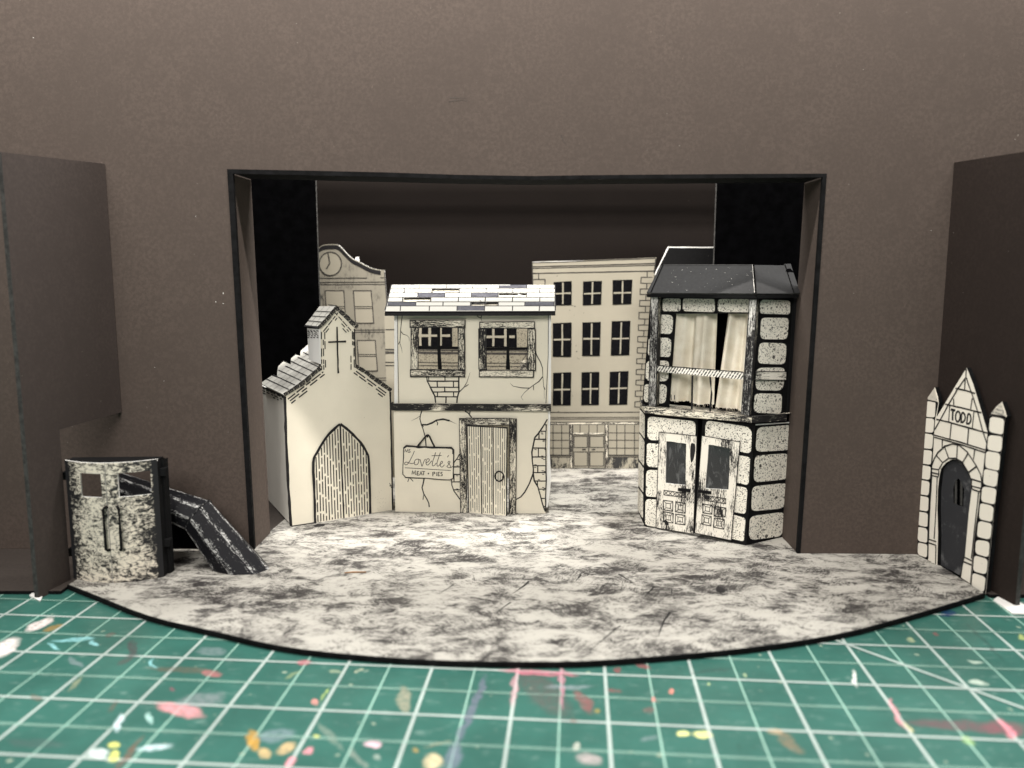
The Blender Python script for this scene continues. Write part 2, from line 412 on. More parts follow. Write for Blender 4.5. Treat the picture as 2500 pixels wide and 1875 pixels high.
# ---- the cutting mat and its paint stains
def st_(cr, x, y, ax, ay, mn, colr, al): return (cr(x, y)[0], (ax*.28933, ay*.28933), mn*.28933, colr, al)
CY, PK, RD, GY, YL, WH = (.30, .62, .66), (.72, .30, .33), (.28, .06, .07), (.28, .32, .35), (.80, .78, .20), (.78, .78, .75)
STAINS = [st_(*a) for a in [
 (c20, 340, 290, 125, -58, 36, (.82, .70, .68), .95), (c20, 50, 485, 115, -65, 66, (.86, .76, .74), 1), (c20, 610, 425, 190, -14, 15, CY, .75), (c20, 450, 480, 55, 28, 16, CY, .85),
 (c20, 800, 450, 45, 15, 20, CY, .8), (c20, 640, 610, 70, 40, 25, GY, .5), (c20, 1115, 500, 28, 72, 48, (.05, .045, .05), .9), (c20, 1060, 592, 80, -45, 24, (.07, .06, .06), .7), (c20, 1540, 672, 320, 5, 24, (.12, .085, .06), .6),
 (c20, 1790, 702, 85, 22, 32, (.45, .14, .15), .7), (c20, 1520, 1015, 215, 38, 50, PK, .9), (c20, 1700, 930, 220, -35, 66, (.30, .30, .33), .45), (c20, 1000, 1130, 34, -80, 32, (.62, .76, .80), .85),
 (c20, 1255, 1085, 20, 60, 26, (.45, .7, .65), .75), (c20, 830, 1382, 95, -12, 48, (.72, .80, .78), .95), (c20, 955, 1308, 42, 5, 34, YL, .95), (c20, 970, 1402, 46, 12, 48, YL, .95),
 (c20, 1090, 1380, 125, -155, 26, (.16, .085, .06), .8), (c20, 1300, 1335, 150, -16, 30, (.60, .74, .78), .85), (c20, 2130, 1270, 12, 105, 46, (.52, .28, .04), .95), (c20, 450, 320, 95, -30, 18, (.35, .2, .05), .75),
 (c20, 640, 790, 62, -62, 22, (.32, .32, .2), .6), (c20, 950, 985, 50, -60, 22, (.14, .08, .06), .5), (c20, 300, 1290, 260, 22, 42, (.07, .09, .09), .4), (c20, 1290, 620, 12, 42, 16, CY, .8), (c20, 1780, 520, 130, 10, 44, GY, .4),
 (c20, 930, 380, 40, -15, 20, (.14, .06, .05), .6), (c20, 290, 915, 45, 20, 25, (.15, .09, .06), .6), (c20, 1450, 840, 20, 15, 20, (.25, .06, .1), .6),
 (c21, 85, 1380, 62, 22, 48, (.62, .43, .20), .95), (c21, 270, 1340, 85, -42, 42, (.62, .43, .22), .95), (c21, 465, 1350, 52, -16, 30, (.78, .30, .36), 1), (c21, 310, 1455, 42, -42, 36, (.78, .30, .36), 1),
 (c21, 1000, 1300, 72, -12, 28, (.78, .52, .60), 1), (c21, 1265, 930, 18, 125, 62, (.36, .33, .24), .75), (c21, 1510, 1455, 95, 20, 74, (.64, .53, .33), 1), (c21, 1850, 990, -145, 330, 36, (.14, .15, .21), .85),
 (c21, 1690, 1400, -45, 130, 80, (.18, .20, .27), .7), (c21, 1355, 1355, 36, 5, 20, (.36, .25, .08), .85), (c21, 640, 1230, 120, 135, 34, (.25, .3, .25), .5), (c21, 880, 1430, 70, 100, 34, (.30, .32, .28), .5), (c21, 512, 938, 26, 5, 26, (.7, .28, .25), .9),
 (c21, 590, 880, 28, -60, 12, (.4, .5, .15), .8), (c21, 180, 1230, 170, -20, 62, (.30, .36, .42), .45), (c21, 430, 612, 65, 0, 26, (.55, .14, .18), .7), (c21, 540, 1235, 28, 10, 20, YL, .7), (c21, 680, 690, 70, 5, 16, (.4, .45, .3), .6), (c21, 890, 685, 40, -16, 14, (.5, .52, .38), .7),
 (c21, 1020, 1420, 35, 15, 30, (.4, .45, .4), .6), (c21, 1560, 1295, 120, -30, 12, (.45, .38, .25), .5), (c21, 330, 720, 60, -35, 20, (.35, .4, .2), .5),
 (c22, 290, 850, 260, 230, 130, (.12, .065, .07), .5), (c22, 640, 940, 80, 105, 52, (.28, .07, .08), .65), (c22, 1130, 640, 85, 26, 26, RD, .75), (c22, 920, 675, 32, 5, 24, RD, .75), (c22, 250, 700, 340, 22, 22, (.62, .18, .25), .75),
 (c22, 455, 780, 2, 230, 22, (.55, .22, .3), .7), (c22, 60, 800, -25, 190, 30, (.6, .3, .35), .6), (c22, 1470, 1215, 66, 5, 28, (.82, .80, .32), 1), (c22, 1632, 1224, 86, 3, 28, (.82, .80, .32), 1), (c22, 1370, 858, 25, 0, 22, (.72, .25, .2), .95), (c22, 1222, 922, 28, 0, 19, (.72, .22, .2), .95),
 (c22, 580, 1322, 42, 10, 32, (.55, .55, .48), .9), (c22, 1730, 680, 190, -22, 18, (.025, .06, .055), .65), (c22, 520, 820, 215, 0, 18, GY, .55), (c22, 690, 1425, 110, 20, 52, (.52, .42, .42), .7), (c22, 900, 852, 60, 6, 16, RD, .5), (c22, 1190, 1010, 40, 5, 26, RD, .4), (c22, 760, 1020, 30, 0, 22, (.4, .28, .06), .6), (c22, 560, 1110, 35, 5, 18, (.2, .08, .06), .6), (c22, 1190, 1245, 80, -10, 24, GY, .5),
 (c22, 1690, 800, 18, 0, 16, (.5, .6, .3), .7), (c22, 2020, 725, 22, 0, 18, (.5, .6, .35), .7),
 (c23, 1720, 1150, 520, 45, 50, (.16, .055, .075), .65), (c23, 2050, 1170, 210, 12, 72, (.22, .07, .09), .6), (c23, 1560, 200, 74, -10, 34, (.008, .025, .12), .92), (c23, 230, 1285, 115, 95, 52, (.22, .16, .10), .7), (c23, 785, 745, 14, 82, 20, WH, .95),
 (c23, 1135, 1040, 75, 140, 26, (.72, .28, .33), .8), (c23, 2070, 1170, 65, 95, 42, (.72, .24, .30), .85), (c23, 1800, 605, 72, 10, 16, (.55, .65, .55), .7), (c23, 1830, 780, 84, 15, 22, (.6, .7, .6), .75), (c23, 1260, 425, 36, 8, 20, (.45, .5, .3), .75),
 (c23, 1880, 440, 200, 190, 16, (.015, .045, .04), .55), (c23, 1470, 375, 30, 8, 20, RD, .65), (c23, 120, 1195, 70, 5, 26, (.55, .4, .25), .7), (c23, 1230, 1160, 30, 50, 24, (.6, .55, .3), .7), (c23, 1750, 1280, 60, 40, 30, (.4, .6, .2), .5), (c23, 2190, 400, 30, 30, 22, (.6, .65, .2), .6)]]
def m_mat(name, base, rough):
    s = NT(name, rough, .45); v = s.coord('Object')
    n = s.ramp(s.noise(v, 1.2, 4, .6), .3, .7)
    col = s.mix(n, tuple(c*.86 for c in base), tuple(c*1.12 for c in base))
    sc = s.noise(s.coord('Object', (3, 7, 1), .6), 1.4, 6, .7)
    col = s.mix(s.ramp(sc, .54, .78, 0, .42), col, (.30, .42, .38))
    dk = s.noise(s.coord('Object', (5, 2.2, 1), 2.1), 1.1, 5, .7)
    col = s.mix(s.ramp(dk, .60, .8, 0, .5), col, tuple(c*.35 for c in base))
    fl = s.noise(v, 7.5, 1, .4); col = s.mix(s.ramp(fl, .74, .79, 0, .5), col, (.5, .55, .42))
    # distorted coordinates make every stain ragged
    wn = s.n('TexNoise'); wn.inputs['Scale'].default_value = 5; wn.inputs['Detail'].default_value = 4; s.l(v, wn.inputs['Vector'])
    sb = s.n('VectorMath', operation='SUBTRACT'); sb.inputs[1].default_value = (.5, .5, .5); s.l(wn.outputs['Color'], sb.inputs[0])
    sc2 = s.n('VectorMath', operation='SCALE'); sc2.inputs['Scale'].default_value = .16; s.l(sb.outputs[0], sc2.inputs[0])
    ad = s.n('VectorMath', operation='ADD'); s.l(v, ad.inputs[0]); s.l(sc2.outputs[0], ad.inputs[1]); p = ad.outputs[0]
    fine = s.ramp(s.noise(s.coord('Object', (9, 9, 1)), 1.6, 4, .7), .34, .58, .45, 1)
    for (c, a, mn, colr, al) in STAINS:
        P0 = onz(*c, 0); A = onz(c[0]+a[0], c[1]+a[1], 0)-P0
        L = math.hypot(*a); B = onz(c[0]-a[1]/L*mn, c[1]+a[0]/L*mn, 0)-P0
        det = A.x*B.y-A.y*B.x
        r1 = (B.y/det, -B.x/det); r2 = (-A.y/det, A.x/det)
        xs = []
        for r in (r1, r2):
            dt = s.n('VectorMath', operation='DOT_PRODUCT'); dt.inputs[1].default_value = (r[0], r[1], 0); s.l(p, dt.inputs[0])
            xs.append(s.math('SUBTRACT', dt.outputs['Value'], r[0]*P0.x+r[1]*P0.y))
        q = s.math('ADD', s.math('MULTIPLY', xs[0], xs[0]), s.math('MULTIPLY', xs[1], xs[1]))
        f = s.ramp(q, .30, 1.30, al*.92, 0)
        f = s.math('MULTIPLY', f, fine)
        col = s.mix(f, col, colr)
    return s.col(col)
MATG = m_mat('mat_green', (.028, .112, .091), .36)
MATL = m_mat('mat_line', (.37, .44, .415), .42)
MATT = m_mat('mat_thin_line', (.26, .44, .37), .42)

# ================================================================== THE CUTTING MAT
yaw, ox, oy = -.0797, 1.0647, 8.6599
mp = Plane((ox, oy, 0), (math.cos(yaw), math.sin(yaw), 0), (-math.sin(yaw), math.cos(yaw), 0)); mp.n = Vector((0, 0, 1))
b = MB(MATG)
b.sheet(mp, [(-17, -8), (17, -8), (17, 15), (-17, 15)], MATG, d=0, t=.1, px=False)
for k in range(-32, 33):
    x = k*.5
    if k % 2 == 0: b.line(mp, [(x, -7.5), (x, 14.5)], .037, MATL, d=.0015, px=False)
    else: b.line(mp, [(x, -7.5), (x, 14.5)], .021, MATT, d=.0015, px=False)
for k in range(-15, 30):
    y = k*.5
    if k % 2 == 0: b.line(mp, [(-16.5, y), (16.5, y)], .037, MATL, d=.0045, px=False)
    else:
        b.line(mp, [(-16.5, y+.011), (16.5, y+.011)], .011, MATT, d=.0045, px=False)
        b.line(mp, [(-16.5, y-.011), (16.5, y-.011)], .011, MATT, d=.0045, px=False)
b.line(mp, [(-2, 6), (9, -5)], .043, MATL, d=.0075, px=False)
tag(b.build('cutting_mat', loc=(0, 0, 0)), 'green cutting mat with white grid and paint stains under the model', 'cutting mat')

# ================================================================== BASE BOARD AND STAGE FLOOR
b = MB(BROWN_D)
gp = Plane((0, 0, 0), (1, 0, 0), (0, 1, 0)); gp.n = Vector((0, 0, 1))
b.sheet(gp, [(-12.5, 10.98), (-6.45, 10.98), (-6.45, 12.0), (6.75, 12.0), (6.75, 10.85), (12.5, 10.85), (12.5, 21), (-12.5, 21)], BROWN_D, d=.052, t=.046, px=False, side=BLACKP)
tag(b.build('base_board', loc=(0, 16, 0)), 'dark brown card base board under the theatre model', 'base board', kind='structure')
edge = [(166, 1428), (232, 1454), (362, 1504.5), (508, 1539), (678, 1577), (848, 1598), (1062, 1613), (1250, 1616.5), (1408, 1616), (1589, 1604.5), (1815, 1583.6), (2041, 1550), (2210, 1507), (2380, 1457), (2403, 1448)]
front = [onz(*p) for p in edge]
pl = [(p.x, p.y) for p in smooth([(q.x, q.y) for q in front], 3) for p in [Vector((p[0], p[1], 0))]]
wl = [onz(*p) for p in [(2246, 1353)]]
outline = pl + [(wl[0].x+.02, 12.72), (4.65, 12.72), (4.65, 18.6), (-3.0, 18.6), (-3.0, 15.3), (onz(699, 1264).x, onz(699, 1264).y), (onz(622, 1328).x, onz(622, 1328).y), (-4.4, 12.86), (-6.33, 12.86)]
gf = Plane((0, 0, 0), (1, 0, 0), (0, 1, 0)); gf.n = Vector((0, 0, 1))
b = MB(FLOOR)
b.sheet(gf, outline, FLOOR, d=ZF, t=.012, px=False, side=INK)
# black edge strip that follows the curved front
for i in range(len(pl)-1):
    a, c = Vector((*pl[i], 0)), Vector((*pl[i+1], 0)); nn = Vector((c.y-a.y, a.x-c.x, 0)).normalized()*.012
    top, bot = ZF+.002, .008
    b.face([a+nn+Vector((0, 0, bot)), c+nn+Vector((0, 0, bot)), c+nn+Vector((0, 0, top)), a+nn+Vector((0, 0, top))], BLACKP)
    b.face([a+nn+Vector((0, 0, top)), c+nn+Vector((0, 0, top)), c-nn+Vector((0, 0, top+.001)), a-nn+Vector((0, 0, top+.001))], BLACKP)
gz = gf.off(0); gz.o = Vector((0, 0, ZF))
for pts, w in [((1190, 440, 1165, 462, 1140, 480, 1112, 502), .06), ((1100, 545, 1060, 572, 1022, 605), .04), ((1640, 660, 1600, 690, 1530, 745, 1480, 795, 1440, 832), .03),
               ((1805, 465, 1775, 500, 1750, 530), .055), ((1882, 592, 1850, 640, 1822, 712), .05), ((1892, 480, 1885, 520), .035), ((1630, 405, 1665, 428, 1700, 447), .045),
               ((1555, 352, 1590, 372, 1625, 392), .03), ((1445, 408, 1420, 440), .05), ((820, 455, 780, 485, 745, 505), .03), ((1180, 345, 1150, 348), .03)]:
    b.line(gz, c18(*pts), w*.7, INK, d=.002, taper=True, wob=.006)
b.sheet(gz, [c18(2105, 478, 2118, 462, 2132, 470, 2150, 480, 2152, 495, 2130, 499, 2108, 490)], INK, d=.003, t=0)
b.sheet(gz, [c18(130, 168, 150, 160, 190, 158, 185, 170, 140, 175)], INK, d=.003, t=0)
tag(b.build('stage_floor', loc=(0, 12, 0)), 'stage floor of white card scratched with black ink, curved black front edge', 'floor', kind='structure')
# a splinter lying on the floor
b = MB(m_plain('splinter_wood', (.28, .17, .10), .7, .2, .3, 20))
a, c = onz(*c18(283, 399)[0], ZF+.012), onz(*c18(390, 395)[0], ZF+.012)
b.tube([a, a.lerp(c, .4)+Vector((0, .006, .004)), c], [.008, .013, .009], b.mats[0], 6)
tag(b.build('wood_splinter', loc=(a.x, a.y, ZF)), 'thin brown splinter lying on the inked stage floor', 'splinter')

# ================================================================== PROSCENIUM WALL
A, B = onz(450, 1340), onz(2243, 1353)
PW = Plane((A.x, A.y, 0), (B.x-A.x, B.y-A.y, 0), (0, 0, 1))
WALLH = 9.2
root = thing('proscenium_wall', 'tall brown card wall with a wide rectangular stage opening', 'wall', (0, 12.57, 0))
top = [(555, 413), (760, 417), (940, 421), (1120, 427), (1300, 430), (1420, 428), (1530, 427), (1780, 425), (2018, 424)]
ol = PW.px([(611, 1345)])[0]; orr = PW.px([(1953, 1352)])[0]
T = PW.px(top)
out = [(ol[0], 0.055), *T, (orr[0], .055), (16, .055), (16, WALLH), (-5, WALLH), (-5, .055)]
b = MB(BROWN); b.sheet(PW, out, BROWN, d=0, t=.06, px=False, side=BLACKP)
b.build('wall', root)
b = MB(BLACKP)                                   # black lined edge of the opening
inset = PW.px([(569, 424), (760, 428), (940, 432), (1120, 436.5), (1300, 439), (1530, 436.5), (1780, 435), (2008, 433)])
ob = PW.px([(622, 1345)])[0]; rb = PW.px([(1945, 1352)])[0]
loop = [(ol[0]-.004, .072), *[(p[0], p[1]) for p in T], (orr[0]+.004, .072), (rb[0], .072), *inset[::-1], (ob[0], .072)]
b.sheet(PW, loop, BLACKP, d=.012, t=.07, px=False)
b.build('opening_trim', root)
b = MB(BROWN)                                    # returns behind the opening
D = .84
def ret(p, q, mat=BROWN):
    b.face([PW.w(p, -.05), PW.w(q, -.05), PW.w(q, -D), PW.w(p, -D)], mat)
ret((ob[0]-.012, .06), (inset[0][0]-.012, inset[0][1]+.01)); ret((inset[-1][0]+.012, inset[-1][1]+.01), (rb[0]+.012, .06))
b.build('opening_return', root)
b = MB(BLACKC)
for i in range(len(inset)-1): ret((inset[i][0], inset[i][1]+.012), (inset[i+1][0], inset[i+1][1]+.012), BLACKC)
b.build('header_soffit', root)
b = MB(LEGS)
b.sheet(PW, [PW.px([(325, 1338)])[0], PW.px([(325, 1240)])[0], PW.px([(520, 1240)])[0], PW.px([(540, 1338)])[0]], LEGS, d=.006, t=.004, px=False)  # flat black panel on the wall between booth and pipe
b.build('low_black_panel', root)
b = MB(WHITE, INK2)                              # nicks, glue spots and scuffs in the card
for (x, y, rx, ry) in [(545, 716, 3, 6), (527, 737, 3, 4), (545, 741, 3, 3.5), (478, 528, 1.5, 4), (378, 897, 2, 2), (400, 930, 2.2, 1.6), (82, 92, 4, 2), (2273, 563, 2, 2), (2478, 340, 1.5, 2)]:
    b.sheet(PW, [ell((x, y), rx*.36, ry*.36, 7)], GREYP, d=.002+random.random()*.001, t=0)
for pts in [(1095, 248, 1125, 244, 1145, 247), (1098, 239, 1140, 240), (1370, 330, 1376, 345, 1383, 355), (2010, 470, 2018, 478, 2030, 480)]:
    b.line(PW, [(pts[i], pts[i+1]) for i in range(0, len(pts), 2)], .006, EDGE, d=.003, taper=True)
b.build('scuff', root)

# ================================================================== SIDE WALLS (WINGS)
def wing(left):
    if left:
        fb = onz(95, 1463, 0); jb = PW.w(PW.px([(298, 1006)])[0])
        lab = 'left side wall of brown card with a low doorway cut beside the inked booth'
    else:
        fb = onz(2478, 1482, 0); jb = PW.w(PW.px([(2246, 1353)])[0])+Vector((.08, 0, 0))
        lab = 'right side wall of shaded brown card behind the arched grey gateway'
    P = Plane((jb.x, jb.y, 0), (fb.x-jb.x, fb.y-jb.y, 0), (0, 0, 1))
    if P.n.x*(1 if left else -1) < 0: P.n = -P.n
    L = (Vector((fb.x, fb.y, 0))-Vector((jb.x, jb.y, 0))).length
    if left:
        tj = P.px([(262, 401)])[0][1]; tf = P.px([(20, 374)])[0][1]
        op = P.px([(145, 1049), (298, 1006)]); bf = P.px([(174, 1434)])[0]
        out = [(L, 0.0), (L, tf), (0.01, tj), (0.01, op[1][1]), (op[0][0], op[0][1]), (bf[0], .0)]
    else:
        tj = P.px([(2338, 395)])[0][1]; tf = P.px([(2470, 379)])[0][1]
        out = [(L, 0.0), (L, tf), (0.01, tj), (.01, .055)]
        # the foot of this wall sits on the floor edge
    root = thing('side_wall', lab, 'side wall', (fb.x, fb.y, 0), 'side walls of the theatre model')
    b = MB(BROWN_D)
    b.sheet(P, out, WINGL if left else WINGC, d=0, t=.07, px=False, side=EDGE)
    b.build('panel', root)
    b = MB(WHITE)                                # folded white paper tab under the foot
    g = Plane((0, 0, 0), (1, 0, 0), (0, 1, 0)); g.n = Vector((0, 0, 1))
    if left: q = [onz(x, y, 0.01) for x, y in [(72, 1455), (84, 1444), (106, 1452), (98, 1468)]]
    else: q = [onz(x, y, 0.01) for x, y in [(2425, 1466), (2436, 1458), (2490, 1472), (2530, 1492), (2520, 1500), (2472, 1499)]]
    b.sheet(g, [(p.x, p.y) for p in q], WHITE, d=.022, t=.018, px=False)
    b.build('paper_tab', root)
    return P
WLEFT = wing(True); WRIGHT = wing(False)

# ================================================================== BACKSTAGE: back wall, masking legs
root = thing('back_wall', 'dark brown back wall of the stage behind the drawn facades', 'wall', (0, 20, 0))
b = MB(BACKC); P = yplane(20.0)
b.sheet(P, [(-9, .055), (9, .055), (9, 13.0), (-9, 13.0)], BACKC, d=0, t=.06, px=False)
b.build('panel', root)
P = yplane(16.9)
for lab, x0, x1 in [('black masking flat on the left of the stage beside the clock facade', -7.5, P.px([(780, 700)])[0][0]), ('black masking flat on the right of the stage behind the stone shop', P.px([(1740, 700)])[0][0], 7.5)]:
    root = thing('masking_flat', lab, 'stage flat', ((x0+x1)/2, 16.9, .055), 'black masking flats beside the stage')
    b = MB(LEGS)
    b.sheet(P, [(x0, .13), (x1, .13), (x1, 8.6), (x0, 8.6)], LEGS, d=0, t=.05, px=False, side=EDGE)
    b.build('panel', root)
    b = MB(EDGE)
    e = x1 if x0 < -5 else x0
    b.sheet(P, [(e-.012, .14), (e+.012, .14), (e+.012, 8.5), (e-.012, 8.5)], EDGE, d=.004, t=.003, px=False)
    b.sheet(P, [(x0, .06), (x1, .06), (x1, .14), (x0, .14)], EDGE, d=.006, t=.03, px=False)
    b.build('edge_strip', root)

for lab, yy, zz, h in [('front batten slung over the stage behind the opening', 15.5, 11.0, .06), ('rear batten slung over the stage behind the opening', 16.2, 9.98, .045)]:
    b = MB(BLACKC); b.tube([(-8, yy, zz), (8, yy, zz)], h, BLACKC, 8)
    tag(b.build('batten', loc=(0, yy, zz)), lab, 'batten', 'battens slung over the stage')

# ---- window of a drawn facade: black panes and pale glazing bars
def drawn_window(P, root, q, mx, my, name='window', d=.01, bar=.03, pane=PANE, barm=None, vy=None):
    barm = barm or PAPER_CLEAN
    b = MB(pane)
    qq = [(p[0]+random.uniform(-.5, .5), p[1]+random.uniform(-.5, .5)) for p in q]
    b.sheet(P, [qq], pane, d=d, t=.008)
    for s in mx: b.line(P, [bil(q, s, .04), bil(q, s, .96)], bar, barm, d=d+.003, wob=.002)
    for t in my: b.line(P, [bil(q, .05, t), bil(q, .95, t)], bar*1.05, barm, d=d+.006, wob=.002)
    b.build(name, root)
def drawn_outline_window(P, root, q, mids, d=.006):
    b = MB(PAPER_BACK)
    b.sheet(P, [q], PAPER_CLEAN, d=d, t=.005)
    b.line(P, q, .022, INK2, d=d+.003, closed=True, wob=.002)
    for t in mids: b.line(P, [bil(q, 0, t), bil(q, 1, t)], .016, INK2, d=d+.004)
    b.build('window', root)

# ================================================================== CLOCK FACADE
P = yplane(18.12)
root = thing('clock_facade', 'smudged cream drawn house front with curved gable and round clock', 'house facade', (-3.2, 18.12, ZF))
tp = c16(560, 772, 600, 700, 640, 640, 663, 618, 690, 602, 740, 597, 790, 602, 830, 640, 880, 690, 930, 715, 1000, 752, 1060, 768, 1103, 772)
tp = smooth(tp, 3)
out = tp + c16(1150, 1390, 1205, 2112) + c16(480, 2112)
out = [(x, min(y, 1146)) for x, y in out]
b = MB(PAPER_BACK); b.sheet(P, [out], PAPER_BACK, d=0, t=.05, side=WHITE)
b.line(P, c16(985, 826, 665, 828, 560, 828), .02, INK2, wob=.002); b.line(P, c16(1075, 824, 1101, 824), .018, INK2)
for y in (857, 872): b.line(P, c16(520, y, 1104+(y-772)*.07, y-4), .018, INK2, wob=.002)
for y in (1176, 1191, 1500, 1516): b.line(P, c16(520, y+4, 1100+(y-772)*.076, y), .018, INK2, wob=.002)
b.line(P, c16(1103, 790, 1150, 1390, 1200, 2100), .02, INK2, d=.004)
b.build('wall', root)
b = MB(INK)                                       # black gable coping
lo = [(x, y+12.5) for i, (x, y) in enumerate(tp[:-2])]
b.sheet(P, [[(x, y+2.5) for x, y in tp[:-2]] + lo[::-1]], INK, d=.007, t=.004)
b.build('coping', root)
b = MB(PAPER_BACK)
cc = c16(738, 730)[0]
b.sheet(P, [ell(cc, 27, 28.5, 32)], PAPER_CLEAN, d=.006, t=.005)
b.line(P, ell(cc, 27, 28.5, 36), .026, INK2, d=.01, closed=True)
b.line(P, c16(722, 660, 734, 726, 710, 766), .028, INK2, d=.012)
b.build('clock', root)
for q in (c16(702, 912, 828, 912, 842, 1130, 715, 1130), c16(893, 912, 1013, 912, 1030, 1130, 908, 1130)): drawn_outline_window(P, root, q, (.49, .55))
for q in (c16(725, 1247, 850, 1247, 865, 1453, 740, 1453), c16(918, 1247, 1040, 1247, 1055, 1453, 932, 1453), c16(745, 1590, 870, 1590, 885, 1800, 760, 1800), c16(945, 1590, 1068, 1590, 1082, 1800, 960, 1800)):
    drawn_outline_window(P, root, q, (.46, .52))
b = MB(WHITE); b.sheet(P, [c16(900, 700, 905, 684, 925, 682, 930, 712)], WHITE, d=-.055, t=.02); b.build('paper_tab', root)

# ================================================================== FACADE SEEN THROUGH THE SHOP WINDOWS
P = yplane(17.0)
root = thing('speckled_facade', 'speckled cream drawn facade seen through the windows behind the pie shop', 'house facade', (-.9, 17, ZF))
b = MB(PAPER_BACK)
out = [(938, 760), (1285, 760), (1300, 1166), (950, 1166)]
SPK = m_stone('sprayed_paper', (.30, .275, .21), .8)
b.sheet(P, [out], PAPER_CLEAN, d=0, t=.03, side=WHITE)
b.sheet(P, [c3(210, 830, 1860, 830, 1860, 2300, 210, 2300)], SPK, d=.002, t=0)
b.sheet(P, [c3(893, 500, 1200, 500, 1200, 828, 893, 828)], SPK, d=.002, t=0); b.sheet(P, [c3(1650, 500, 1790, 500, 1790, 828, 1650, 828)], SPK, d=.002, t=0)
for y, w in ((838, .03), (872, .05), (985, .018), (1022, .018)): b.line(P, c3(100, y-4, 1850, y+12), w, INK2, wob=.002)
for y in (600, 985, 1022): b.line(P, c3(100, y, 240, y-2), .02, INK2)
b.sheet(P, [c3(1682, 965, 1790, 955, 1790, 1100, 1682, 1100)], WOOD_M, d=.004, t=0)
b.line(P, c3(1705, 965, 1755, 895, 1760, 1050), .02, INK2)
b.build('wall', root)
drawn_window(P, root, c3(430, 470, 885, 470, 885, 802, 430, 802), (.18, .42, .70), (.60,), bar=.05)
drawn_window(P, root, c3(1200, 470, 1642, 470, 1642, 808, 1200, 808), (.38, .70), (.63,), bar=.05)

# ================================================================== TOWN HOUSE FACADE (three rows of black windows)
P = yplane(18.15)
root = thing('town_house_facade', 'tall cream drawn house front with nine black windows above a shopfront', 'house facade', (1.3, 18.15, ZF))
out = c8(58, 116, 200, 110, 300, 110, 420, 106, 520, 102, 650, 96, 760, 93, 880, 87, 955, 84, 940, 200, 880, 1000, 836, 1612, 110, 1612)
b = MB(PAPER_CLEAN); b.sheet(P, [out], PAPER_CLEAN, d=0, t=.05, side=WHITE)
b.line(P, c8(58, 120, 62, 300, 90, 1600), .02, INK2); b.line(P, c8(950, 92, 936, 200), .018, INK2)
sp = smooth(c8(190, 1140, 192, 1145), 1)
for (x, y, r) in [(238, 218, 2.2), (398, 145, 2.4), (365, 438, 3), (350, 432, 2), (328, 466, 1.5), (430, 485, 1.5), (375, 722, 1.8), (378, 765, 3), (385, 812, 1.6), (395, 818, 1.6), (350, 1085, 1.8), (247, 1198, 2), (360, 502, 1.2)]:
    b.sheet(P, [ell(c8(x, y)[0], r*.6, r*.5, 7)], INK2, d=.003, t=0)
b.build('wall', root)
b = MB(PAPER_CLEAN)
for a, w in (((62, 152, 300, 145, 600, 138, 942, 127), .022), ((62, 164, 300, 157, 600, 150, 942, 140), .016), ((62, 200, 300, 195, 600, 189, 940, 182), .022)): b.line(P, c8(*a), w, INK2, d=.004, wob=.002)
b.line(P, c8(60, 122, 300, 116, 420, 111, 650, 101, 950, 90), .018, INK2, d=.004, wob=.002)
b.sheet(P, [c8(60, 116, 430, 106, 430, 112, 60, 122)], WHITE, d=.003, t=0)
b.build('cornice', root)
b = MB(PAPER_CLEAN)
z = [(888, 185), (888, 228), (845, 228), (842, 270), (885, 272), (885, 312), (838, 312), (837, 352), (880, 352), (878, 395), (835, 395), (833, 437), (876, 437), (874, 482), (830, 482), (828, 528), (872, 530), (868, 572), (825, 573), (825, 612), (865, 613), (862, 655), (820, 656), (820, 695), (858, 697), (857, 735), (817, 737), (816, 775), (855, 777), (852, 815), (813, 817), (812, 852), (850, 853), (848, 893), (810, 895), (808, 930), (846, 932), (843, 970), (808, 972), (806, 1005), (843, 1008), (842, 1048), (803, 1050), (802, 1088), (840, 1090), (838, 1125), (800, 1128), (798, 1165), (838, 1168)]
b.line(P, c8(*[c for p in z for c in p]), .022, INK2, d=.004)
for i in range(2, len(z), 2): b.line(P, c8(max(z[i][0], z[i-1][0]), z[i][1], 928-(z[i][1]-200)*.07, z[i][1]), .018, INK2, d=.004)
for a in ((103, 200, 103, 243), (62, 243, 150, 243, 150, 287, 62, 287)): b.line(P, c8(*a), .02, INK2, d=.004)
b.build('quoin_trim', root)
for q, my in [((212, 262, 343, 255, 342, 428, 212, 432), .50), ((425, 258, 560, 252, 555, 425, 422, 430), .52), ((638, 248, 780, 245, 775, 422, 638, 425), .53),
              ((205, 560, 341, 555, 338, 803, 207, 803), .49), ((420, 553, 552, 550, 547, 797, 417, 797), .49), ((632, 545, 768, 543, 758, 790, 625, 795), .51),
              ((207, 918, 340, 913, 336, 1153, 205, 1153), .52), ((415, 915, 543, 910, 538, 1150, 413, 1152), .51), ((617, 910, 755, 905, 745, 1147, 612, 1150), .51)]:
    drawn_window(P, root, c8(*q), (.51,), (my,), bar=.032)
b = MB(PAPER_CLEAN)
for y, w in ((1204, .022), (1240, .016), (1252, .016)): b.line(P, c8(150, y+1, 838, y-1), w, INK2, d=.004, wob=.002)
b.sheet(P, [c8(150, 1277, 832, 1274, 832, 1290, 150, 1293)], WOOD_L, d=.004, t=0)
b.line(P, c8(150, 1277, 832, 1274), .016, INK2, d=.006); b.line(P, c8(150, 1293, 832, 1290), .016, INK2, d=.006)
for x in (330, 586): b.sheet(P, [c8(x, 1292, x+18, 1292, x+17, 1608, x+1, 1608)], WOOD_M, d=.005, t=0, vert=True); b.line(P, c8(x, 1292, x+1, 1608), .012, INK2, d=.006); b.line(P, c8(x+18, 1292, x+17, 1608), .012, INK2, d=.006)
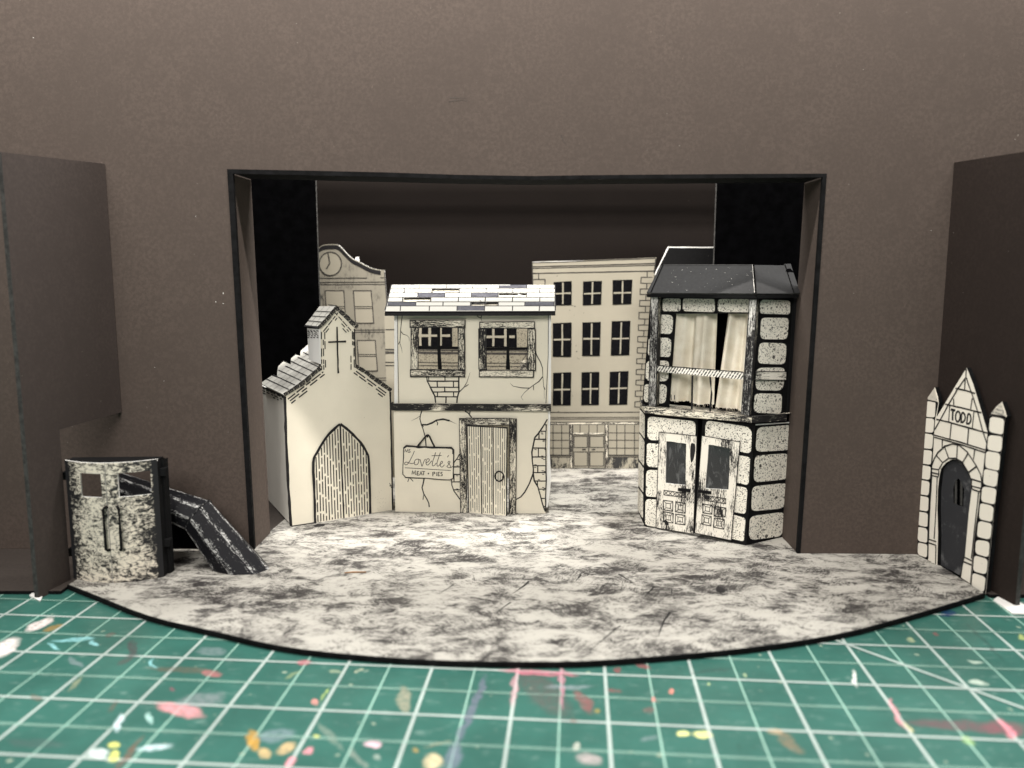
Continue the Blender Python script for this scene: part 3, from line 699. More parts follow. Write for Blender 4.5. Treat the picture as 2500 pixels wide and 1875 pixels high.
for x0, x1 in ((150, 328), (606, 832)): b.sheet(P, [c8(x0, 1530, x1, 1530, x1, 1608, x0, 1608)], SMUT, d=.004, t=0, vert=True); b.line(P, c8(x0, 1528, x1, 1528), .018, INK2, d=.006); b.line(P, c8(x0, 1518, x1, 1518), .014, INK2, d=.006)
b.build('shopfront', root)
for x0, x1, vs in ((150, 328, (208, 270, 326)), (606, 832, (607, 668, 727, 796))):
    b = MB(PAPER_CLEAN); b.sheet(P, [c8(x0, 1295, x1, 1295, x1, 1515, x0, 1515)], PAPER_CLEAN, d=.005, t=.004)
    for x in vs: b.line(P, c8(x, 1296, x, 1514), .018, INK2, d=.008)
    for y in (1352, 1405, 1462, 1512): b.line(P, c8(x0, y, x1, y+1), .018, INK2, d=.008)
    b.build('shop_window', root)
b = MB(PAPER_CLEAN); b.sheet(P, [c8(350, 1295, 584, 1295, 584, 1352, 350, 1352)], PAPER_CLEAN, d=.005, t=.004)
for x in (351, 403, 467, 527, 583): b.line(P, c8(x, 1296, x, 1352), .016, INK2, d=.008)
b.sheet(P, [c8(350, 1352, 584, 1352, 584, 1362, 350, 1362)], WOOD_L, d=.009, t=0)
b.build('transom', root)
for x0, x1, h in ((352, 464, (418, 444)), (467, 581, (488, 512))):
    b = MB(PAPER_CLEAN); b.sheet(P, [c8(x0, 1364, x1, 1364, x1, 1608, x0, 1608)], PAPER_CLEAN, d=.006, t=.004)
    b.line(P, c8(x0, 1366, x1, 1366, x1, 1607, x0, 1607), .014, INK2, d=.009, closed=True)
    for y0, y1 in ((1376, 1458), (1490, 1592)): b.line(P, c8(x0+7, y0, x1-8, y0, x1-8, y1, x0+7, y1), .02, INK2, d=.009, closed=True, wob=.002)
    dr = b.build('door', root)
    b = MB(INK); b.sheet(P, [c8(h[0], 1470, h[1], 1468, h[1], 1475, h[0], 1477)], INK, d=.016, t=.008); b.build('handle', dr)

# ================================================================== DARK ROOFED HOUSE BEHIND THE RIGHT FLAT
P = yplane(17.6)
root = thing('black_roof_facade', 'drawn house front with black sloping roof half hidden by the masking flat', 'house facade', (3.6, 17.6, ZF))
b = MB(PAPER_CLEAN); b.sheet(P, [c17(828, 800, 1330, 800, 1330, 2095, 828, 2095)], PAPER_CLEAN, d=0, t=.05); b.build('wall', root)
b = MB(BLACKP); b.sheet(P, [c17(915, 615, 1300, 615, 1390, 805, 826, 805)], BLACKC, d=.01, t=.06, side=WHITE)
b.line(P, c17(1300, 620, 1060, 619, 918, 618, 836, 780, 829, 803), .024, WHITE, d=.015, wob=.002)
b.build('roof', root)

# ================================================================== CHAPEL
PF = vplane((711, 1286), (958, 1245)); PS = vplane((711, 1286), (651, 1215))
FLc = onz(711, 1286); sdir = PS.u if PS.u.y > 0 else -PS.u
root = thing('chapel', 'cream paper chapel with bell tower, cross and pointed wooden door', 'chapel', (-3.6, 14.6, ZF))
def cw(p, d=0): return PF.w(PF.px(c2(*p))[0], d)
b = MB(PAPER)
out = c2(305, 1619, 990, 1511, 975, 706, 743, 540, 733, 282, 611, 146, 497, 286, 502, 540, 262, 737)
b.sheet(PF, [out], PAPER, d=0, t=.04, side=INK)
b.line(PF, c2(262, 740, 275, 1100, 290, 1400, 305, 1615), .05, INK, d=.004, wob=.004); b.line(PF, c2(975, 708, 985, 1200, 992, 1510), .035, INK, d=.004, wob=.003)
b.line(PF, c2(500, 290, 500, 420, 503, 540), .022, INK, wob=.003); b.line(PF, c2(733, 284, 737, 420, 743, 540), .022, INK, wob=.003)
b.line(PF, c2(306, 1617, 990, 1510), .02, INK, d=.004)
def dashes(p, q, n0, gap, rows, step, w=.022, shrink=.1, seed=1):
    rr = random.Random(seed)
    p, q = Vector(c2(*p)[0]), Vector(c2(*q)[0]); dv = (q-p); L = dv.length; dv /= L
    nv = Vector((-dv.y, dv.x));  nv = nv if nv.y > 0 else -nv
    for k in range(rows):
        t = rr.uniform(0, 8); off = nv*(step*(k+1))*.3617; lim = L*(1-shrink*k)
        while t < lim:
            ln = rr.uniform(.5, 1.2)*n0
            if k < 1 or rr.random() > .25*k: 
                a = p+dv*t+off; e = p+dv*min(t+ln, L)+off
                b.line(PF, [tuple(a), tuple(e)], w, INK, d=.004)
            t += ln+gap*rr.uniform(.7, 1.6)*(1+.6*k)
dashes((268, 748), (512, 560), 26, 4, 3, 18, seed=3); dashes((968, 712), (748, 552), 24, 4, 3, 17, seed=5)
dashes((506, 296), (608, 165), 15, 3, 3, 17, .018, .2, seed=8); dashes((728, 292), (614, 165), 15, 3, 3, 16, .018, .2, seed=9)
for x, dx in ((510, 2), (522, 4), (532, 6), (708, 2), (719, 4), (727, 5)):
    y = 300+random.uniform(0, 15)
    while y < 540:
        l = random.uniform(25, 60)
        if random.random() > .25: b.line(PF, c2(x+dx*(y-300)/240, y, x+dx*(y+l-300)/240, min(y+l, 560)), .018, INK, d=.004)
        y += l+random.uniform(8, 25)
for i in range(26):
    x, y = random.gauss(910, 22), random.gauss(1440, 35); b.sheet(PF, [ell(c2(x, y)[0], .45, .45, 5)], INK2, d=.003, t=0)
b.line(PF, c2(970, 1325, 978, 1345, 985, 1360), .012, INK, d=.004); b.line(PF, c2(968, 1345, 984, 1340), .012, INK, d=.004)
b.build('front_wall', root)
b = MB(PAPER)                                     # cross
b.line(PF, c2(615, 270, 618, 400, 623, 584), .03, INK, d=.006, wob=.002); b.line(PF, c2(555, 374, 676, 369), .033, INK, d=.009, wob=.002)
b.build('cross', root)
arch_l = c2(467, 1597, 462, 1400, 454, 1185, 480, 1118, 530, 1032, 580, 972, 635, 926); arch_r = c2(635, 926, 700, 975, 770, 1048, 815, 1118, 829, 1185, 836, 1400, 838, 1538)
mid_b = c2(661, 1566)[0]
for side in (0, 1):
    edge_ = (smooth(arch_l, 3) if side == 0 else smooth(arch_r, 3))
    pts = edge_ + ([mid_b] if side == 0 else [mid_b])
    b = MB(PAPER); b.sheet(PF, [pts], PAPER, d=.008, t=.008, side=INK)
    b.line(PF, edge_, .045, INK, d=.014, wob=.003); b.line(PF, [c2(636, 930)[0], c2(645, 1200)[0], mid_b], .03 if side == 0 else .02, INK, d=.013, wob=.002)
    bl, br = (c2(467, 1597)[0], mid_b) if side == 0 else (mid_b, c2(838, 1538)[0])
    tl, tr = (c2(454, 1185)[0], c2(636, 930)[0]) if side == 0 else (c2(636, 930)[0], c2(829, 1185)[0])
    for k in range(1, 10):
        f = k/10; x0 = tl[0]+(tr[0]-tl[0])*f
        ed = edge_; yt = min((abs(p[0]-x0), p[1]) for i in range(len(ed)-1) for p in [lerp(ed[i], ed[i+1], t/6) for t in range(7)])[1]
        if side == 0: yt = min(yt, 1140)
        yb = bl[1]+(br[1]-bl[1])*f; x1 = bl[0]+(br[0]-bl[0])*f; y = yt+random.uniform(4, 9)
        while y < yb-8:
            l = random.choice((22, 34, 48, 60))*random.uniform(.7, 1.2); e = min(y+l, yb-3)
            xa = x0+(x1-x0)*(y-yt)/(yb-yt); xb = x0+(x1-x0)*(e-yt)/(yb-yt)
            b.line(PF, [(xa, y), (xb, e)], .019, INK, d=.0125)
            y = e+random.uniform(4, 8)
    b.build('door', root)
b = MB(SIDEP)
sw = c2(98, 664, 259, 736, 300, 1600, 140, 1425)
b.sheet(PS, [sw], SIDEP, d=0, t=.03, side=WHITE)
b.line(PS, c2(99, 668, 258, 740), .03, INK, d=.004)
rr = random.Random(4)
for k in range(4):
    y0 = 14+k*15; t = rr.uniform(0, .1)
    while t < .98-.1*k:
        l = rr.uniform(.06, .16)
        if rr.random() > .15+.15*k: b.line(PS, [(lerp(sw[0], sw[1], t)[0], lerp(sw[0], sw[1], t)[1]+y0*.36), (lerp(sw[0], sw[1], min(t+l, 1))[0], lerp(sw[0], sw[1], min(t+l, 1))[1]+y0*.36)], .022, INK, d=.004)
        t += l+rr.uniform(.02, .07)+.03*k
b.build('side_wall', root)
b = MB(GREYP)                                     # far side wall, out of sight from the front
q0 = PF.w(PF.px(c2(985, 1511))[0], -.05); q1 = PF.w(PF.px(c2(972, 712))[0], -.05)
Lp = 1.75
b.face([q0, q1, q1+sdir*Lp, q0+sdir*Lp], GREYP)
b.build('side_wall', root)
# roof slopes: gable line of the front times the depth direction
def slope(p, q): return Plane(cw(p), cw(q)-cw(p), sdir)
PR = slope((255, 729), (500, 546))
b = MB(TILE)
ro = c2(100, 656, 178, 603, 213, 617, 215, 575, 222, 540, 256, 507, 306, 528, 308, 487, 340, 461, 369, 470, 372, 436, 430, 386, 470, 470, 500, 546, 255, 729)
b.sheet(PR, [ro], TILE, d=.012, t=.03, side=WHITE)
e0, e1, r1 = c2(100, 656)[0], c2(255, 729)[0], c2(500, 546)[0]
dv = (e1[0]-e0[0], e1[1]-e0[1])
def fr(f, t):
    p = lerp(e1, r1, f); return (p[0]-dv[0]*(1-t)*(1-.04*f), p[1]-dv[1]*(1-t)*(1-.02*f))
def tmax(f): return 1.0 if f <= 1 else max(.05, 1-(f-1)*2.0)
fs = [.165*k for k in range(0, 9)]
for k, f in enumerate(fs):
    if k: b.line(PR, [fr(f, .0 if k % 2 else .04), fr(f, tmax(f))], .020, INK, d=.016, wob=.001)
for k in range(len(fs)-1):
    for j in range(1, 6):
        t = (j-(.5 if k % 2 else 0))/5.2
        if .06 < t < tmax(fs[k])-.04: b.line(PR, [fr(fs[k], t), fr(fs[k+1], t)], .011, INK, d=.016)
b.build('roof', root)
PR2 = slope((978, 700), (743, 535))
b = MB(TILE)
w0, w1 = cw((980, 700)), cw((740, 532)); up = Vector((0, 0, .03))
b.face([w0+up, w1+up, w1+up+sdir*Lp, w0+up+sdir*Lp], TILE)
b.face([w0+up*.2, w1+up*.2, w1+up*.2+sdir*Lp, w0+up*.2+sdir*Lp], GREYP)
b.build('roof', root)
for p in ((255, 732, 375, 655, 502, 548), (742, 534, 850, 606, 980, 700)):      # black barge edges along the gable
    b = MB(WOOD_D); b.line(PF, c2(*p), .075, WOOD_D, d=.012, wob=.006); b.build('barge_board', root)
bt = None
b = MB(GREYP)                                     # bell tower side and roof
pt = Plane(cw((498, 520)), sdir, (0, 0, 1))
if pt.n.x > 0: pt.n = -pt.n
b.sheet(pt, [c2(413, 278, 497, 288, 500, 522, 426, 492)], WHITE, d=0, t=.02)
for yy in (296, 304, 318, 330, 342):
    x = 418
    while x < 488:
        l = random.uniform(10, 22); b.line(pt, c2(x, yy, min(x+l, 492), yy+(4 if yy < 310 else 2)), .016, INK, d=.003); x += l+random.uniform(5, 12)
ts = b.build('bell_tower', root)
b = MB(TILE); PT = slope((490, 275), (610, 138)); 
tr = c2(400, 266, 500, 136, 604, 132, 611, 140, 490, 277)
b.sheet(PT, [tr], TILE, d=.012, t=.02, side=INK)
for k in range(1, 4): b.line(PT, [lerp(tr[0], tr[1], k/4), lerp(tr[4], tr[3], k/4)], .018, INK, d=.016)
for k in range(4):
    for t in ((.3, .65) if k % 2 else (.45, .8)): b.line(PT, [lerp(lerp(tr[0], tr[1], k/4), lerp(tr[4], tr[3], k/4), t), lerp(lerp(tr[0], tr[1], (k+1)/4), lerp(tr[4], tr[3], (k+1)/4), t)], .012, INK, d=.016)
b.line(PT, [tr[0], tr[4]], .035, INK, d=.017)
w0, w1 = cw((750, 272)), cw((611, 136)); b.face([w0+up, w1+up, w1+up+sdir*.55, w0+up+sdir*.55], TILE)
b.line(PF, c2(490, 279, 552, 212, 611, 142), .07, WOOD_D, d=.02, wob=.006); b.line(PF, c2(611, 140, 680, 208, 752, 274), .075, WOOD_D, d=.02, wob=.006)
b.build('bell_tower_roof', root)

# ================================================================== PIE SHOP
PP = vplane((965, 1249), (1332, 1254))
root = thing('pie_shop', 'cream two storey paper shop with plank door, framed windows and broken tiled roof', 'shop', (-.8, 15.2, ZF))
# upper wall
h1 = c3(484, 575, 962, 575, 962, 1067, 484, 1067); h2 = c3(1282, 588, 1768, 588, 1768, 1072, 1282, 1072)
b = MB(PAPER)
b.sheet(PP, [c3(205, 400, 2045, 400, 2045, 1478, 205, 1468), h1, h2], PAPER, d=0, t=.05, side=WHITE, hole_side=INK)
for x0, x1 in ((205, 244), (2014, 2045)): b.sheet(PP, [c3(x0, 410, x1, 410, x1, 1468, x0, 1468)], WHITE, d=.003, t=0)
b.line(PP, c3(244, 410, 246, 900, 258, 1460), .012, INK2); b.line(PP, c3(2014, 410, 2012, 900, 1985, 1466), .012, INK2)
CR = [((300, 420, 285, 530, 278, 610, 275, 700, 272, 760, 290, 820, 300, 870), .017), ((280, 620, 310, 655, 350, 665, 380, 695, 380, 735), .015), ((272, 735, 250, 775), .009),
      ((1160, 418, 1190, 450, 1220, 465, 1233, 500), .018), ((1236, 418, 1222, 465), .017), ((1862, 850, 1875, 900, 1920, 980, 1945, 1050, 1948, 1150, 1955, 1250, 1965, 1300, 1965, 1415), .02),
      ((1948, 1150, 1900, 1210, 1840, 1250, 1790, 1290, 1730, 1340, 1695, 1390, 1718, 1430), .017), ((1790, 1288, 1700, 1282, 1600, 1265, 1562, 1225), .016), ((1840, 1250, 1843, 1310), .014), ((1955, 1262, 1975, 1305), .014),
      ((965, 1335, 1020, 1280, 1055, 1220, 1095, 1100), .018), ((1030, 1275, 1078, 1243), .011)]
for p, w in CR: b.line(PP, c3(*p), w, INK, d=.004, wob=.003, taper=len(p) > 6)
for p, w in [((585, 1150, 590, 1200, 615, 1250, 650, 1320, 680, 1380, 690, 1460), .024), ((963, 1150, 963, 1330, 945, 1400, 940, 1460), .024), ((600, 1205, 955, 1205), .024), ((620, 1275, 962, 1277), .022), ((655, 1331, 965, 1331), .022), ((680, 1387, 950, 1389), .022),
             ((608, 1152, 610, 1200), .018), ((800, 1150, 800, 1204), .02), ((708, 1207, 710, 1272), .02), ((900, 1207, 900, 1275), .02), ((797, 1279, 797, 1330), .02), ((712, 1333, 712, 1380), .02), ((900, 1333, 902, 1385), .02), ((812, 1390, 810, 1462), .022)]:
    b.line(PP, c3(*p), w, INK, d=.004, wob=.0025)
b.build('upper_wall', root)
# lower wall with its doorway
b = MB(PAPER)
b.sheet(PP, [c4(196, 200, 2012, 205, 1980, 1413, 1556, 1411, 1560, 370, 1050, 370, 1062, 1402, 218, 1389)], PAPER, d=0, t=.05, side=WHITE)
CR = [((530, 208, 512, 250, 505, 300, 520, 360, 545, 430, 570, 520, 580, 620), .019), ((510, 265, 460, 295, 400, 325), .011), ((520, 368, 590, 370, 650, 345, 700, 315, 780, 305, 855, 322), .03), ((850, 318, 935, 360), .012), ((695, 318, 715, 350, 710, 375), .015), ((520, 370, 550, 393), .014),
      ((1035, 208, 1075, 235, 1112, 285), .026), ((1097, 208, 1088, 245), .02), ((555, 1000, 545, 1060, 530, 1110, 550, 1180, 590, 1250, 610, 1290, 617, 1335), .022), ((552, 1180, 543, 1250), .014), ((362, 1040, 385, 985, 428, 1035), .012),
      ((968, 715, 945, 760, 905, 815), .02), ((878, 1010, 880, 1080, 905, 1150, 940, 1195, 975, 1247), .022), ((1835, 950, 1790, 1060, 1740, 1160, 1690, 1215, 1635, 1247), .024),
      ((2000, 305, 1960, 380, 1900, 470, 1855, 520, 1838, 600, 1820, 690, 1825, 800, 1838, 890, 1835, 950, 1850, 1030, 1890, 1100, 1920, 1200, 1945, 1300, 1980, 1390), .026)]
for p, w in CR: b.line(PP, c4(*p), w, INK, d=.004, wob=.003, taper=(p[0] in (510, 850, 1790)))
for p in [(905, 865, 975, 865), (905, 951, 975, 953), (885, 1042, 975, 1040), (905, 1135, 975, 1135), (940, 778, 972, 778), (906, 951, 907, 1040), (1988, 372, 1987, 447), (1985, 447, 1982, 540), (1984, 540, 1980, 643), (1983, 643, 1985, 748), (1985, 748, 1985, 850), (1985, 850, 1985, 930), (1985, 930, 1988, 1030), (1988, 1030, 1985, 1125), (1985, 1125, 1980, 1235), (1980, 1235, 1980, 1385),
          (1975, 370, 1996, 370), (1925, 447, 1988, 447), (1850, 540, 1985, 540), (1830, 643, 1982, 644), (1822, 748, 1985, 748), (1836, 851, 1986, 851), (1840, 930, 1986, 930), (1855, 1030, 1990, 1031), (1893, 1125, 1990, 1125), (1930, 1235, 1982, 1235), (1955, 1330, 1982, 1330), (1905, 447, 1904, 538), (1897, 646, 1896, 745), (1890, 853, 1890, 928), (1886, 1032, 1885, 1092)]:
    b.line(PP, c4(*p), .02, INK, d=.004, wob=.002)
for x, y in ((1925, 465), (1930, 478), (1948, 552), (1945, 565), (1850, 660), (1930, 735), (1930, 765), (1950, 778), (1850, 838), (1935, 910), (1960, 918), (1940, 950), (1890, 1015), (1940, 1105), (1960, 1117), (1945, 1137), (1935, 852), (1845, 870), (935, 850), (930, 968), (930, 1122), (945, 1155), (1965, 660)):
    b.line(PP, c4(x, y, x+26, y+2), .012, INK, d=.004)
b.build('lower_wall', root)
for xx in (205, 2035):                            # paper side walls going back
    b = MB(PAPER)
    for (t0, t1, cc_) in ((410, 1470, c3), (205, 1390, c4)):
        p0, p1 = PP.px(cc_(xx, t0, xx, t1))
        sg = .01 if xx < 1000 else -.01
        b.face([PP.w((p0[0]+sg, p0[1]), -.05), PP.w((p1[0]+sg, p1[1]), -.05), PP.w((p1[0]+sg, p1[1]), -.75), PP.w((p0[0]+sg, p0[1]), -.75)], PAPER)
    b.build('side_wall', root)
b = MB(WHITE)
b.sheet(PP, [c4(2012, 215, 2036, 215, 2030, 700, 2045, 975, 2035, 1150, 2005, 1345, 1984, 1345)], WHITE, d=-.03, t=.02)
b.build('corner_tab', root)
b = MB(WOOD_D)
b.sheet(PP, [c4(195, 118, 2046, 126, 2046, 207, 195, 196)], WOOD_D, d=.06, t=.055, side=INK)
b.sheet(PP, [c4(158, 112, 195, 96, 195, 197, 158, 200)], INK, d=.05, t=.05)
b.build('beam', root)
# windows with inked boards
for boards, mun, lab in [((c3(395, 485, 1037, 487, 1037, 572, 395, 572), c3(397, 1070, 1035, 1070, 1033, 1150, 397, 1148), c3(405, 575, 485, 575, 487, 1068, 405, 1065), c3(955, 575, 1030, 580, 1035, 1068, 960, 1065)),
                         ((c3(706, 570, 742, 570, 742, 800, 762, 1066, 716, 1066, 708, 800)), c3(484, 797, 962, 800, 962, 831, 484, 831)), None),
                        ((c3(1210, 510, 1850, 505, 1850, 580, 1210, 582), c3(1205, 1075, 1842, 1078, 1838, 1155, 1205, 1150), c3(1197, 590, 1282, 590, 1290, 1065, 1200, 1060), c3(1772, 588, 1860, 590, 1862, 1075, 1770, 1072)),
                         ((c3(1524, 585, 1556, 590, 1552, 820, 1563, 1070, 1514, 1070, 1524, 820)), c3(1282, 812, 1768, 808, 1768, 840, 1282, 842)), None)]:
    wr = MB(INK); wr.sheet(PP, [mun[0]], BLACKC, d=-.012, t=.022); wr.sheet(PP, [mun[1]], BLACKC, d=-.008, t=.022)
    w = wr.build('window', root)
    for i, q in enumerate(boards):
        b = MB(WOOD_L); b.sheet(PP, [q], (WOOD_L if i < 2 else WOOD_M), d=.035, t=.033, side=INK, vert=i > 1)
        b.line(PP, q, .016, INK, d=.037, closed=True, wob=.002)
        b.build('frame_board', w)
# door frame and door
b = MB(WOOD_M)
for q, vt in ((c4(970, 292, 1048, 292, 1062, 1403, 985, 1401), 1), (c4(1560, 292, 1640, 298, 1630, 1416, 1555, 1413), 1), (c4(1050, 288, 1558, 290, 1558, 370, 1050, 373), 0)):
    b.sheet(PP, [q], WOOD_M, d=.03, t=.028, side=INK, vert=bool(vt)); b.line(PP, q, .013, INK, d=.032, closed=True)
b.build('door_frame', root)
PD = vplane(c4(1080, 1401)[0], c4(1520, 1440)[0])
PD = PD.off(0)
dq = c4(1060, 380, 1530, 405, 1521, 1440, 1080, 1401)
b = MB(PAPER); b.sheet(PD, [dq], PAPER, d=0, t=.03, side=WHITE)
b.line(PD, dq[:3], .024, INK, d=.004, wob=.002); b.line(PD, [dq[0], dq[3]], .02, INK, d=.004)
for s in (.34, .65): b.line(PD, [bil(dq, s, 0), bil(dq, s+.005, 1)], .02, INK, d=.005, wob=.002)
ks = [k/18 for k in range(1, 18)]
for s in ks:
    if min(abs(s-.34), abs(s-.65)) < .018: continue
    t = 0.0
    while t < .97:
        l = random.choice((.12, .2, .28, .36))*random.uniform(.8, 1.2); e = min(t+l, .985)
        b.line(PD, [bil(dq, s, t), bil(dq, s, e)], .0115, INK, d=.004); t = e+random.uniform(.018, .04)
dr = b.build('door', root)
b = MB(INK); hc = c4(1440, 972)[0]
ring = PD.px(ell(hc, 10.5, 12, 24)); b.tube([PD.w(p, .02) for p in ring+ring[:1]], .013, INK, 8, caps=False)
b.build('ring_handle', dr)
# roof with missing tiles
ev0, ev1, rg0, rg1 = c3(96, 402)[0], c3(2096, 398)[0], c3(176, 90)[0], c3(2090, 92)[0]
EV = PP.off(.14); E0 = EV.w(EV.px([ev0])[0]); E1 = EV.w(EV.px([ev1])[0])
PRF = Plane(E0, E1-E0, -PP.n*.9+Vector((0, 0, .43)))
PRF.n = PRF.n if PRF.n.z > 0 else -PRF.n
rq = [rg0, rg1, ev1, ev0]
ys = [90, 133, 185, 238, 292, 340, 396]
def tile(r, x0, x1): return c3(x0, ys[r]+2, x1, ys[r]+2, x1, ys[r+1]-2, x0, ys[r+1]-2)
holes = [c3(655, 137, 966, 137, 964, 186, 655, 188), c3(1432, 190, 1757, 190, 1757, 232, 1440, 236), c3(316, 243, 632, 241, 632, 288, 318, 296), c3(1108, 296, 1424, 294, 1420, 334, 1112, 338)]
b = MB(TILE); b.sheet(PRF, [rq]+holes, TILE, d=.03, t=.035, side=INK, back=INK, hole_side=INK)
def lx(y): return 176-(y-90)*.256
for y in ys[1:-1]: b.line(PRF, c3(lx(y)+2, y, 2091, y), .017, INK, d=.034)
for r, xs in enumerate([(500, 820, 1130, 1440, 1762), (325, 650, 970, 1285, 1600, 1915), (485, 802, 1113, 1427, 1760), (306, 637, 960, 1275, 1595, 1915), (460, 780, 1103, 1427, 1740, 2080), (280, 620, 945, 1267, 1595, 1910)]):
    for x in xs: b.line(PRF, c3(x, ys[r], x-3, ys[r+1]), .017, INK, d=.034)
for r, x0, x1 in ((0, 1443, 1760), (2, 488, 800), (2, 1116, 1425), (4, 130, 460), (4, 1743, 2078), (5, 948, 1265)): b.sheet(PRF, [tile(r, x0, x1)], GREYINK, d=.033, t=0)
b.line(PRF, [ev0, rg0], .02, INK, d=.035); b.line(PRF, [ev1, rg1], .02, INK, d=.035)
b.line(PRF, c3(1110, 330, 1180, 310, 1260, 318, 1300, 300), .03, INK, d=.036, wob=.006); b.line(PRF, c3(1210, 272, 1230, 296), .01, INK, d=.036); b.line(PRF, c3(1660, 205, 1720, 232), .02, WHITE, d=.036)
rf = b.build('roof', root)
b = MB(LEGS); b.sheet(PRF, [c3(240, 120, 2060, 120, 2060, 350, 200, 350)], LEGS, d=-.09, t=.02); b.build('attic_dark_sheet', rf)  # black sheet added so the roof openings look unlit inside
for hh in holes:                                   # torn paper left in the openings
    b = MB(PAPER); a0, a1 = hh[0], hh[1]
    m_ = [lerp(hh[0], hh[3], .38), lerp(lerp(hh[0], hh[3], .42), lerp(hh[1], hh[2], .42), .45), lerp(lerp(hh[0], hh[3], .30), lerp(hh[1], hh[2], .30), .5), lerp(hh[1], hh[2], .36)]
    b.sheet(PRF, [[a0, a1]+m_[::-1]], PAPER, d=-.01, t=.01); b.build('torn_paper', rf)
b = MB(INK)                                        # dark eaves edge
q0, q1 = E0, E1
dn = Vector((0, 0, -.055)); pr = PP.n*.03
b.face([q0+pr, q1+pr, q1+pr+dn, q0+pr+dn], INK); b.face([q0+pr+dn, q1+pr+dn, q1-PP.n*.14+dn, q0-PP.n*.14+dn], INK)
b.build('eaves', root)
b = MB(WHITE)
tp0 = PRF.off(.03); a0 = tp0.w(tp0.px(c3(395, 92))[0]); a1 = tp0.w(tp0.px(c3(1582, 92))[0])
back = -PP.n*.03
PB = Plane(a0+back, a1-a0, (0, 0, 1)); PB.n = PP.n
b.sheet(PB, [c3(392, 120, 412, 78, 440, 72, 1560, 72, 1582, 92, 1582, 120)], WHITE, d=0, t=.03)
b.build('ridge_strip', rf)
b = MB(TILE)                                       # rear slope
G0 = PRF.w(PRF.px([rg0])[0], .02); G1 = PRF.w(PRF.px([rg1])[0], .02)
b.face([G0, G1, G1-PP.n*.5-Vector((0, 0, .35)), G0-PP.n*.5-Vector((0, 0, .35))], TILE); b.build('rear_slope', rf)

# hanging sign
sg = PP.w(PP.px(c10(630, 1180))[0], .02)
root = thing('hanging_sign', 'lettered paper sign hanging on a black cord beside the plank door', 'sign', tuple(sg))
b = MB(PAPER)
so = c10(190, 622, 240, 576, 420, 580, 700, 597, 1060, 607, 1090, 645, 1088, 900, 1080, 1160, 1020, 1187, 860, 1180, 620, 1157, 420, 1150, 230, 1140, 178, 1085, 180, 950, 190, 780)
b.sheet(PP, [so], PAPER, d=.022, t=.014, side=INK)
b.line(PP, so, .016, INK, d=.025, closed=True, wob=.002)
b.line(PP, c10(192, 615, 245, 577, 400, 590, 450, 605, 560, 592, 700, 603, 1055, 612), .036, INK, d=.026, wob=.004); b.line(PP, c10(1055, 612, 1084, 645, 1082, 720), .034, INK, d=.027)
b.build('board', root)
b = MB(INK); cord = PP.px(smooth(c10(440, 580, 520, 482, 590, 398, 625, 378, 655, 400, 690, 475, 748, 592), 3))
b.tube([PP.w(p, .03) for p in cord], .016, INK, 6); b.sheet(PP, [ell(c10(618, 412)[0], 2.2, 2.4, 8)], INK, d=.012, t=.01)
b.build('cord', root)
b = MB(INK)
LET = [((212, 690, 222, 635, 243, 682, 268, 632, 272, 696), 12), ((314, 634, 292, 640, 290, 660, 310, 672, 302, 692, 277, 690), 11), ((318, 690, 322, 692), 12), ((215, 967, 600, 990, 1038, 1017), 11),
       ((342, 1086, 352, 1022, 376, 1076, 402, 1022, 406, 1096), 15), ((466, 1034, 436, 1036, 432, 1098, 468, 1098), 15), ((434, 1066, 460, 1066), 13), ((478, 1100, 505, 1034, 527, 1100), 15), ((488, 1078, 520, 1078), 12), ((526, 1034, 578, 1036), 15), ((551, 1036, 550, 1100), 15),
       ((716, 1120, 714, 1050, 748, 1046, 757, 1066, 718, 1086), 15), ((787, 1048, 785, 1116), 15), ((842, 1048, 812, 1050, 810, 1112, 844, 1112), 15), ((812, 1080, 836, 1080), 13), ((892, 1050, 866, 1050, 860, 1070, 886, 1086, 885, 1108, 856, 1113), 15)]
SCR = [(385, 664, 368, 710, 330, 790, 292, 862, 262, 902, 232, 916, 212, 905, 210, 882, 232, 866, 262, 872, 310, 888, 355, 892, 395, 872), (452, 812, 415, 818, 388, 850, 384, 892, 404, 914, 438, 906, 462, 868, 464, 828, 452, 812, 478, 824, 500, 828),
       (488, 826, 504, 880, 522, 940, 546, 880, 572, 822, 592, 816), (590, 880, 628, 862, 655, 832, 642, 806, 614, 814, 594, 856, 600, 908, 628, 918, 662, 886, 700, 840), (766, 690, 744, 768, 720, 838, 706, 900, 716, 934, 744, 926, 780, 880), (852, 690, 826, 770, 804, 838, 790, 900, 802, 940, 828, 928, 850, 904),
       (848, 906, 886, 882, 886, 852, 864, 858, 848, 896, 856, 938, 884, 956, 926, 914), (1000, 742, 980, 778), (965, 944, 1000, 910, 1026, 866, 1008, 850, 988, 872, 1010, 906, 1036, 940, 1022, 966, 988, 962, 966, 938), (1025, 966, 1052, 960, 1076, 938)]
for p, w in LET: b.line(PP, c10(*p), w*.00092, INK, d=.0245)
for p in SCR: b.line(PP, c10(*p), .0115, INK, d=.0245, sub=3)
b.line(PP, c10(694, 752, 876, 747), .011, INK, d=.0245)
b.sheet(PP, [ell(c10(637, 1071)[0], 2.0, 2.0, 10)], INK, d=.0265, t=0)
b.build('lettering', root)

